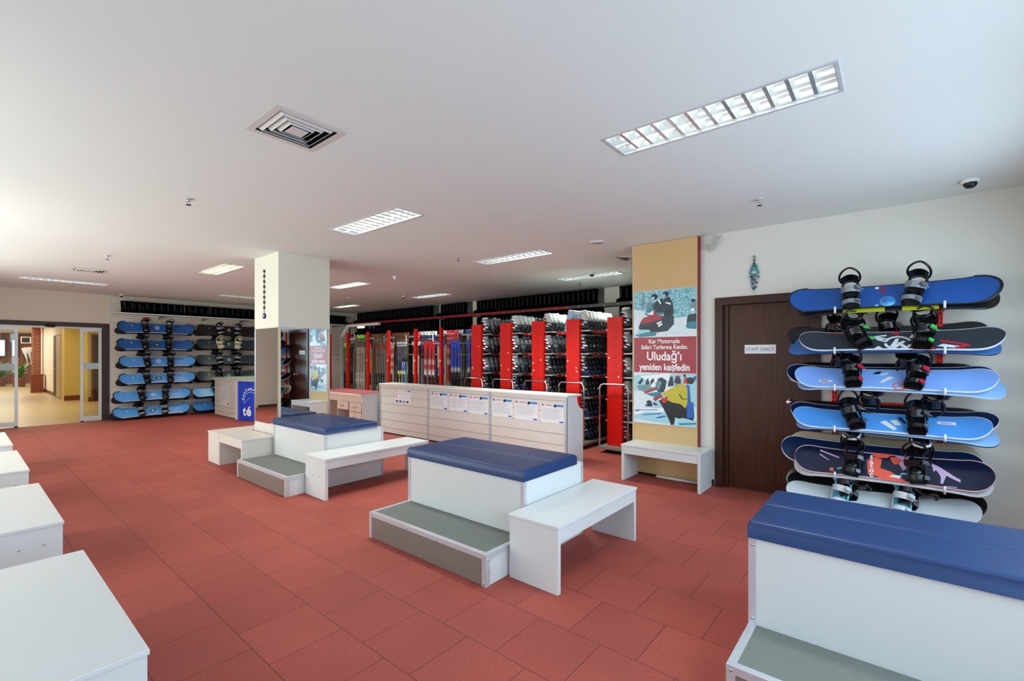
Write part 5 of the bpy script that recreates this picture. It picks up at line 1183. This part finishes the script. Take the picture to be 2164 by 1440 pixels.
# ski boots
SK_ = dict(ice=M('ski_boot_pale_blue', '#9fc4e6', .35), sil=M('ski_boot_silver', '#8f9698', .3, .3), wht=M('ski_boot_white', '#c8d0cb', .35), blk=M('ski_boot_black', '#14181a', .28), drk=M('ski_boot_dark_grey', '#3a4145', .3, .3), nvy=M('ski_boot_navy', '#15264a', .28), bck=M('ski_boot_buckle', '#c3c9ca', .25, .7), lin=M('ski_boot_liner', '#1b1d20', .8))
def ski_boot_parts():
    p = {}
    s = MB()      # toe toward +y
    s.loft([((0, -0.125, 0.045), (0.030, 0, 0), (0, 0, 0.040)), ((0, -0.115, 0.060), (0.043, 0, 0), (0, 0, 0.058)), ((0, -0.05, 0.070), (0.046, 0, 0), (0, 0, 0.068)), ((0, 0.02, 0.062), (0.047, 0, 0), (0, 0, 0.060)), ((0, 0.09, 0.047), (0.050, 0, 0), (0, 0, 0.045)), ((0, 0.14, 0.038), (0.046, 0, 0), (0, 0, 0.034)), ((0, 0.16, 0.032), (0.030, 0, 0), (0, 0, 0.024))], 12)
    s.box(-0.034, 0.034, -0.14, -0.08, 0, 0.02).box(-0.034, 0.034, 0.10, 0.175, 0, 0.018)
    p['shell'] = s
    c = MB()
    c.loft([((0, -0.062, 0.095), (0.050, 0, 0), (0, 0.062, 0.004)), ((0, -0.050, 0.15), (0.052, 0, 0), (0, 0.062, 0.0)), ((0, -0.030, 0.22), (0.055, 0, 0), (0, 0.062, 0.0)), ((0, -0.005, 0.30), (0.058, 0, 0), (0, 0.066, -0.01)), ((0, -0.002, 0.305), (0.050, 0, 0), (0, 0.058, -0.01))], 12)
    n0 = len(c.f)
    c.mat(1).loft([((0, -0.052, 0.165), (0.054, 0, 0), (0, 0.0645, 0)), ((0, -0.030, 0.22), (0.0565, 0, 0), (0, 0.0645, 0.0)), ((0, -0.004, 0.302), (0.0595, 0, 0), (0, 0.068, -0.01)), ((0, -0.002, 0.309), (0.050, 0, 0), (0, 0.058, -0.01))], 12)
    p['cuff'] = c
    l = MB(); l.loft([((0, -0.005, 0.28), (0.048, 0, 0), (0, 0.056, 0)), ((0, 0.000, 0.312), (0.060, 0, 0), (0, 0.070, -0.008)), ((0, 0.004, 0.335), (0.056, 0, 0), (0, 0.066, -0.006)), ((0, 0.006, 0.345), (0.044, 0, 0), (0, 0.054, -0.006))], 12); p['liner'] = l
    ks = []
    for (y, z, w_) in ((0.055, 0.105, 0.05), (0.01, 0.14, 0.05), (0.045, 0.20, 0.055), (0.065, 0.265, 0.058)):
        k = MB(); k.strip([(-w_ - 0.002, y - 0.075, z - 0.01), (-w_ - 0.006, y - 0.03, z), (-w_ * 0.75, y + 0.008, z + 0.004), (0, y + 0.022, z + 0.006), (w_ * 0.6, y + 0.014, z + 0.004)], (0, 0, 0.013), 0.007); ks.append(k)
    p['buckle'] = ks
    return p
SP = ski_boot_parts()
SBM = {}
def ski_boot_src(kind):
    sh, cu, ct, li = {'silver': ('blk', 'drk', 'sil', 'wht'), 'white': ('blk', 'drk', 'wht', 'wht'), 'black': ('blk', 'blk', 'blk', 'lin'), 'grey': ('drk', 'sil', 'sil', 'lin'), 'navy': ('nvy', 'nvy', 'blk', 'sil'), 'mix': ('blk', 'drk', 'blk', 'sil'), 'ice': ('ice', 'ice', 'ice', 'wht')}[kind]
    ms = dict(shell=mesh('shell', SP['shell'], SK_[sh]), cuff=mesh('cuff', SP['cuff'], [SK_[cu], SK_[ct]]), liner=mesh('liner', SP['liner'], SK_[li]), buckle=[mesh('buckle', k, SK_['bck']) for k in SP['buckle']])
    b = MB(); b.mat(0).merge(SP['shell'])
    n0 = len(b.mi); b.merge(SP['cuff']); b.mi[n0:] = [1 if m == 0 else 4 for m in b.mi[n0:]]
    n0 = len(b.mi); b.merge(SP['liner']); b.mi[n0:] = [2] * (len(b.mi) - n0)
    for k in SP['buckle']: n0 = len(b.mi); b.merge(k); b.mi[n0:] = [3] * (len(b.mi) - n0)
    ms['one'] = mesh('ski_boot', b, [SK_[sh], SK_[cu], SK_[li], SK_['bck'], SK_[ct]])
    return ms
KINDS = {k: ski_boot_src(k) for k in ('silver', 'white', 'black', 'grey', 'navy', 'mix')}
def ski_boot(kind, x, y, z, full, label, group, rz=0.0, s=1.0):
    ms = KINDS[kind]
    if full:
        t = thing('ski_boot', label, 'boot', (x, y, z), rz, group); t.scale = (s, s, s)
        for nm in ('shell', 'cuff', 'liner'): obj(nm, ms[nm], None, t)
        for k in ms['buckle']: obj('buckle', k, None, t)
        return t
    o = bpy.data.objects.new('ski_boot', ms['one']); COL.objects.link(o); o.location = (x, y, z); o.rotation_euler = (0, 0, rz); o.scale = (s, s, s)
    return tag(o, label, 'boot', group)

# ------------------------------------------------------------------ mobile boot racks with red end panels
RX = 6.72
RP = [(6.635, 6.37), (5.865, 5.60), (5.10, 4.835), (4.355, 4.095), (3.575, 3.315)]
ordw = ['first', 'second', 'third', 'fourth', 'fifth']
levels = [0.155, 0.50, 0.84, 1.20, 1.58, 1.97]
lvn = ['lowest', 'fifth', 'fourth', 'third', 'second', 'top']
pat = [['black', 'navy', 'black', 'grey', 'silver', 'silver'], ['black', 'navy', 'navy', 'silver', 'silver', 'white'], ['black', 'navy', 'black', 'mix', 'silver', 'white'], ['navy', 'navy', 'black', 'navy', 'mix', 'white'], ['black', 'navy', 'grey', 'grey', 'silver', 'silver']]
wheel_m = M('wheel_rubber', '#0d0d0e', .6)
base_m = M('cart_base', '#8c8a80', .5, .2)
shelf_m = M('shelf_grey', '#b7bab5', .4, .2)
for i, (ya, yb) in enumerate(RP):
    ym = (ya + yb) / 2
    t = thing('boot_rack', 'mobile boot rack with a perforated red end panel, %s from the left' % ordw[i], 'rack', (RX, ym, 0), 0, 'mobile racks of ski boots')
    W2 = (ya - yb) / 2
    b = MB().box(0, 0.12, -W2, W2, 0.10, 2.155); b.mat(1)
    for k in range(14):
        z = 0.24 + k * 0.142
        for (dy, dz_) in ((-0.022, 0.02), (0.022, 0.02), (-0.022, -0.02), (0.022, -0.02), (0, 0.0), (0, 0.032)):
            b.cyl((-0.0008, dy, z + dz_), (0.001, dy, z + dz_), 0.0055, 6)
    ep = obj('end_panel', b, [RED, M('perforation_dark', '#6d0d08', .7)], t)
    for (dy, z) in (((-0.07, 1.72 - 0.13 * i), (0.10, 1.30 + 0.05 * i), (-0.08 if i % 2 else 0.09, 1.27))[:3 if i < 4 else 2]):
        obj('label_sticker', MB().box(-0.0015, 0.0, dy - 0.012, dy + 0.012, z - 0.012, z + 0.012), WHITE, ep)
    b = MB(); y0, y1 = W2 + 0.06, -W2 - 0.17
    b.tube([(-0.14, y0, 0.09), (-0.14, y0, 1.02), (-0.14, y0 - 0.02, 1.07), (-0.14, y0 - 0.06, 1.09), (-0.14, y1 + 0.06, 1.09), (-0.14, y1 + 0.02, 1.07), (-0.14, y1, 1.02), (-0.14, y1, 0.09)], 0.014, 10)
    obj('push_handle', b, CHROME, t)
    obj('base', MB().box(-0.17, 1.55, -W2 - 0.18, W2 + 0.07, 0.06, 0.10), base_m, t, bev=0.002)
    for wx in (0.0, 1.4):
        for wy in (-W2 - 0.12, W2 + 0.0):
            w1 = obj('caster', MB().tube([(wx, wy - 0.012, 0.03), (wx, wy + 0.012, 0.03)], 0.03, 14), wheel_m, t); obj('caster_fork', MB().box(wx - 0.02, wx + 0.02, wy - 0.02, wy + 0.02, 0.045, 0.06), STEEL, w1)
    obj('centre_board', MB().box(0.12, 1.5, -0.01, 0.01, 0.10, 2.1), BLACKM, t)
    yc = -W2 - 0.015
    for li, z in enumerate(levels):
        if li:
            sh = obj('shelf', MB().box(0.04, 1.5, -W2 - 0.16, W2 + 0.05, z - 0.022, z - 0.002), shelf_m, t)
            obj('price_rail', MB().box(0.17, 1.5, -W2 - 0.168, -W2 - 0.16, z - 0.05, z - 0.006), REDR, sh); obj('price_tag', MB().box(0.34, 0.37, -W2 - 0.170, -W2 - 0.168, z - 0.032, z - 0.018), WHITE, sh)
        if li in (0, 1) and i < 3: continue
        n = 8
        for k in range(n):
            kind = pat[i][li]
            if kind == 'silver' and k % 3 == 1: kind = 'grey'
            if kind == 'white' and k > 4: kind = 'mix' if i < 3 else 'white'
            where = ('nearest the aisle', 'second in row', 'third in row')[k] if k < 3 else 'deep in the row'
            grp = 'ski boots on the %s shelf of boot rack %s' % (lvn[li], ordw[i])
            ski_boot(kind, RX + 0.115 + 0.126 * k, ym + yc + 0.0, z, k < 2, '%s ski boot %s, %s shelf, %s red panel from left' % ({'silver': 'silver', 'white': 'white topped', 'black': 'black', 'grey': 'dark grey', 'navy': 'navy', 'mix': 'dark'}[kind], where, lvn[li], ordw[i]), grp if k >= 3 else None, random.uniform(.22, .5), random.uniform(0.93, 0.99))
KINDS['ice'] = ski_boot_src('ice')
for k in range(4):
    ski_boot('ice', RX + 0.10 + 0.12 * k, 4.30, 1.97, True, 'white and pale blue ski boot showing above the fourth red end panel', 'pale boots above the fourth red panel', PI, 1.02)
# ------------------------------------------------------------------ ski racks
SPY = [12.2, 11.28, 10.335, 9.46, 8.43, 7.565]
def ski_mats():
    r = {}
    r['green'] = bands('ski_green', [(0, '#1c1e1a'), (.45, '#55584a'), (.7, '#4f6a24'), (.93, '#8fdc2e')])
    r['taupe'] = bands('ski_taupe', [(0, '#a79f8c'), (.85, '#b0a795'), (.93, '#6a625a')])
    r['orange'] = bands('ski_orange', [(0, '#8e8676'), (.5, '#c07840'), (.72, '#8b8172'), (.92, '#a6502a')])
    r['brown'] = bands('ski_brown', [(0, '#8c8578'), (.5, '#6d655b'), (.9, '#8a4a2c')])
    r['redw'] = bands('ski_red_white', [(0, '#b3a898'), (.5, '#c9bda9'), (.62, '#b03024'), (.68, '#d8cfc0'), (.72, '#b03024'), (.8, '#d8cfc0'), (.84, '#9c5a3c'), (.93, '#c5bba8')], wob=.05)
    r['yellow'] = bands('ski_yellow_navy', [(0, '#bfc3bd'), (.45, '#c9cc6a'), (.58, '#2d3a5a'), (.72, '#555a68'), (.93, '#c8ccd0')])
    r['maroon'] = bands('ski_maroon_cream', [(0, '#c4b8a4'), (.72, '#d4bfa4'), (.8, '#4a1f2a'), (.94, '#c8ccd0')])
    r['red'] = bands('ski_red', [(0, '#aeb2a6'), (.3, '#b42b33'), (.55, '#dcdcd4'), (.62, '#c22a30'), (.72, '#e0d8d0'), (.75, '#c22a30'), (.93, '#d82a38')], wob=.05)
    r['grey'] = bands('ski_grey_blue', [(0, '#9a9f94'), (.55, '#2c55b4'), (.64, '#a9aba0'), (.92, '#4a76c8')])
    r['blue'] = bands('ski_blue_black', [(0, '#a9b0a8'), (.3, '#20262a'), (.36, '#b4bab4'), (.42, '#15181c'), (.62, '#c9cec8'), (.66, '#1c3cae'), (.94, '#2f58d8')], wob=.04)
    r['black'] = bands('ski_black', [(0, '#1a1d1c'), (.3, '#8a8f88'), (.33, '#121514'), (.6, '#6c706a'), (.63, '#101312'), (.93, '#2a2e2c')], wob=.08)
    r['navyw'] = bands('ski_navy_silver', [(0, '#7f8792'), (.6, '#2a3452'), (.8, '#8a92a4'), (.85, '#323a5c'), (.94, '#d0d4da')])
    return r
SM = ski_mats()
def ski_mb(L=1.68):
    b = MB(); n = 16; sec = []
    for u in [k / 14 * 0.92 for k in range(15)] + [0.92 + 0.08 * math.sin(PI / 2 * k / 7) for k in range(1, 8)]:
        z = L * u
        w_ = 0.036 + 0.013 * (abs(u - 0.45) / 0.5) ** 2
        if u > 0.965: w_ *= math.sqrt(max(0.02, 1 - ((u - 0.965) / 0.0353) ** 2))
        x = -0.0 + (-0.035 * ((u - 0.88) / 0.12) ** 2 if u > 0.88 else 0)
        sec.append(((x - 0.006, 0, z), (0.006, 0, 0), (0, w_, 0)))
    return b.loft(sec, 8, True, 4.0)
SKI = {}
def skib_mb():
    b = MB()
    for (z0, z1, d) in ((0.62, 0.72, 0.055), (0.80, 0.86, 0.05)):
        b.loft([((-0.012, 0, z0), (0.004, 0, 0), (0, 0.030, 0)), ((-0.03, 0, z0 + 0.02), (d / 2, 0, 0), (0, 0.034, 0)), ((-0.03, 0, z1 - 0.02), (d / 2 * .9, 0, 0), (0, 0.030, 0)), ((-0.012, 0, z1), (0.004, 0, 0), (0, 0.02, 0))], 8)
    b.box(-0.02, -0.01, -0.025, 0.025, 0.58, 0.9)
    return b
SKB = mesh('binding', skib_mb(), M('ski_binding_black', '#121314', .35, noise=.3, nscale=40)); SKBW = mesh('binding', skib_mb(), M('ski_binding_white', '#c4c0b4', .4))
SKK = mesh('binding_plate', MB().box(-0.052, -0.046, -0.02, 0.02, 0.655, 0.67).box(-0.052, -0.046, -0.02, 0.02, 0.69, 0.70), WHITE)
def ski_pair(kind, x, y, z, label, group, white_b=False, bind=True, roll=0.0):
    if kind not in SKI: SKI[kind] = mesh('ski', ski_mb(), SM[kind])
    t = thing('ski_pair', label, 'skis', (x, y, z), 0, group)
    if roll: t.rotation_euler = (roll, 0, 0)
    obj('ski', SKI[kind], None, t); o = obj('ski', SKI[kind], None, t, mtx=T(0.014, 0, 0) @ Matrix.Scale(-1, 4, (1, 0, 0)))
    if bind:
        bb = obj('binding', SKBW if white_b else SKB, None, t); obj('binding_plate', SKK, None, bb)
    return t
FRONT = [  # (y, kind)
    (11.93, 'green'), (11.82, 'green'), (11.71, 'green'), (11.60, 'green'), (11.42, 'black'),
    (11.15, 'taupe'), (11.05, 'taupe'), (10.95, 'taupe'), (10.85, 'taupe'), (10.62, 'orange'), (10.50, 'orange'),
    (10.22, 'brown'), (10.12, 'brown'), (10.02, 'brown'), (9.92, 'brown'), (9.72, 'redw'), (9.60, 'redw'),
    (9.34, 'yellow'), (9.22, 'yellow'), (9.10, 'yellow'), (8.74, 'maroon'), (8.60, 'maroon'),
    (8.31, 'red'), (8.175, 'red'), (8.04, 'red'), (7.86, 'grey'), (7.74, 'grey'),
    (7.43, 'blue'), (7.325, 'blue'), (7.22, 'blue'), (7.09, 'black'), (6.99, 'black'), (6.91, 'blue'), (6.81, 'blue'), (6.72, 'black')]
cname = dict(green='green tipped', taupe='taupe', orange='orange and grey', brown='grey brown', redw='red and white patterned', yellow='navy and yellow', maroon='maroon and cream', red='bright red and white', grey='grey and blue', blue='blue and black', black='black and silver', navyw='navy and silver')
def bay(y):
    return 'left of the grey overhead stand' if y > 11.28 else 'in the first bay' if y > 10.335 else 'in the second bay' if y > 9.46 else 'in the third bay' if y > 8.43 else 'in the fourth bay' if y > 7.565 else 'beside the first wide red boot panel'
for y, k in FRONT:
    ski_pair(k, 6.93 + random.uniform(-.01, .01), y, 0.19, '%s skis, front row, %s' % (cname[k], bay(y)), 'front row %s skis %s' % (cname[k], bay(y)), white_b=(k == 'taupe'))
REAR = [(12.0, 'brown'), (11.85, 'green'), (11.72, 'green'), (11.6, 'green'), (11.45, 'orange')] + [(11.1 - .11 * k, 'orange') for k in range(4)] + [(10.6, 'taupe'), (10.5, 'taupe')] + [(10.2 - .11 * k, 'brown') for k in range(6)] + \
       [(9.3, 'red'), (9.2, 'red'), (9.05, 'navyw'), (8.93, 'navyw'), (8.81, 'navyw'), (8.69, 'navyw'), (8.57, 'navyw')] + [(8.3, 'navyw'), (8.2, 'maroon'), (8.08, 'red'), (7.97, 'red'), (7.86, 'red'), (7.75, 'red'), (7.66, 'maroon')] + \
       [(7.42, 'grey'), (7.3, 'blue'), (7.2, 'blue'), (7.1, 'blue'), (7.0, 'blue'), (6.9, 'blue'), (6.8, 'blue'), (6.7, 'blue')]
for y, k in REAR:
    ski_pair(k, 7.42 + random.uniform(-.01, .01), y, 0.45, '%s skis, taller rear row, %s' % (cname[k], bay(y)), 'rear row %s skis %s' % (cname[k], bay(y)), bind=False)
REDP = M('red_post', '#d4160c', 0.45, spec=0.3)
for i, y in enumerate(SPY):
    t = thing('ski_rack', 'ski rack with a slim red post and steel rods, %s' % ('hidden left of the overhead stand', 'just right of the overhead stand', 'second post from the overhead stand', 'third post from the overhead stand', 'fourth post from the overhead stand', 'nearest to the wide red panels')[i], 'rack', (6.70, y, 0), 0, 'ski racks with red posts')
    obj('post', MB().box(0, 0.07, -0.03, 0.03, 0.0, 2.14), REDP, t, bev=0.004)
    obj('post_label', MB().box(-0.002, 0, -0.018, 0.012, 1.40, 1.44), WHITE, t)
    w_ = (y - SPY[i + 1]) if i < 5 else 0.88
    for (x, z, r_) in ((0.16, 1.80, 0.008), (0.16, 1.56, 0.008), (0.65, 2.04, 0.008), (0.65, 1.93, 0.008)):
        obj('rod', MB().cyl((x, -0.02, z), (x, -w_ + 0.08, z), r_, 8), STEEL, t)
    obj('label_strip', MB().box(0.60, 0.605, -w_ * 0.40, -0.05, 1.985, 2.02), M('pale_blue_strip', '#a9bdd0', .4), t)
    obj('base_tray', MB().box(0.08, 0.85, -w_ + 0.05, -0.03, 0.14, 0.19), BLACKM, t)
    obj('rear_tray', MB().box(0.60, 0.85, -w_ + 0.05, -0.03, 0.42, 0.45), BLACKM, t)
    obj('side_frame', MB().box(0.07, 0.85, -0.012, 0.012, 0.0, 0.05).box(0.80, 0.85, -0.015, 0.015, 0, 2.10), BLACKM, t)
    obj('end_upright', MB().cyl((0.62, -w_ + 0.09, 0.2), (0.62, -w_ + 0.09, 2.06), 0.012, 8), STEEL, t)
for k, (yy, rr) in enumerate(((8.97, 0.05), (8.88, 0.07), (8.84, -0.02))):
    t = thing('ski_pole', 'slim blue and silver ski pole leaning in the third bay of the ski racks', 'ski pole', (6.80, yy, 0.2), 0, 'ski poles in the third bay'); t.rotation_euler = (-rr * 0.6, 0, 0)
    obj('shaft', MB().tube([(0, 0, 0), (0, 0, 1.2)], [0.006, 0.010], 8), M('pole_silver_blue', '#6f8fb8', .25, .6), t); obj('grip', MB().cyl((0, 0, 1.2), (0, 0, 1.33), 0.015, 8), BLACK, t); obj('basket', MB().cyl((0, 0, 0.08), (0, 0, 0.085), 0.04, 12), BLACK, t)
# extra rack of skis at the far left, white rail
t = thing('overhead_stand', 'grey steel stand with an angled overhead arm, hooks and a small lamp', 'stand', (6.30, 10.84, 0))
GS = M('grey_steel', '#8f9795', .4, .3)
obj('post', MB().box(-0.03, 0.03, -0.04, 0.04, 0, 2.03), GS, t, bev=0.002)
ar = MB(); ar.strip([(0, 0.0, 2.0), (0, -0.33, 2.28)], (0.028, 0, 0), 0.055); obj('brace', ar, M('pale_steel', '#c2cdc4', .4, .2), t)
obj('overhead_arm', MB().box(-0.035, 0.035, -1.62, -0.31, 2.245, 2.30), M('pale_steel', '#c2cdc4', .4, .2), t)
obj('lamp', MB().box(-0.03, 0.03, -0.98, -0.76, 2.20, 2.245), M('lamp_lens', '#f2ead0', .4, emit=(1, .95, .8, 1.2)), t)
for y in (-0.45, -0.58, -1.22, -1.38):
    b = MB(); b.tube([(0, y, 2.245), (0, y, 2.20), (0, y - 0.02, 2.175), (0, y - 0.045, 2.185), (0, y - 0.045, 2.21)], 0.006, 6); obj('hook', b, STEEL, t)
obj('foot', MB().box(-0.2, 0.2, -0.25, 0.25, 0, 0.02), GS, t)
t = thing('hanger', 'steel hanger dangling from the overhead stand', 'hanger', (6.30, 10.26, 2.0)); b = MB(); b.tube([(0, 0, 0.18), (0, 0.01, 0.12), (0, 0, 0.06), (0, -0.01, 0.0)], 0.006, 6); b.sphere((0, -0.01, -0.03), 0.03, 8); obj('hanger_body', b, CHROME, t)
for i, k in enumerate(('white', 'white')):
    pass
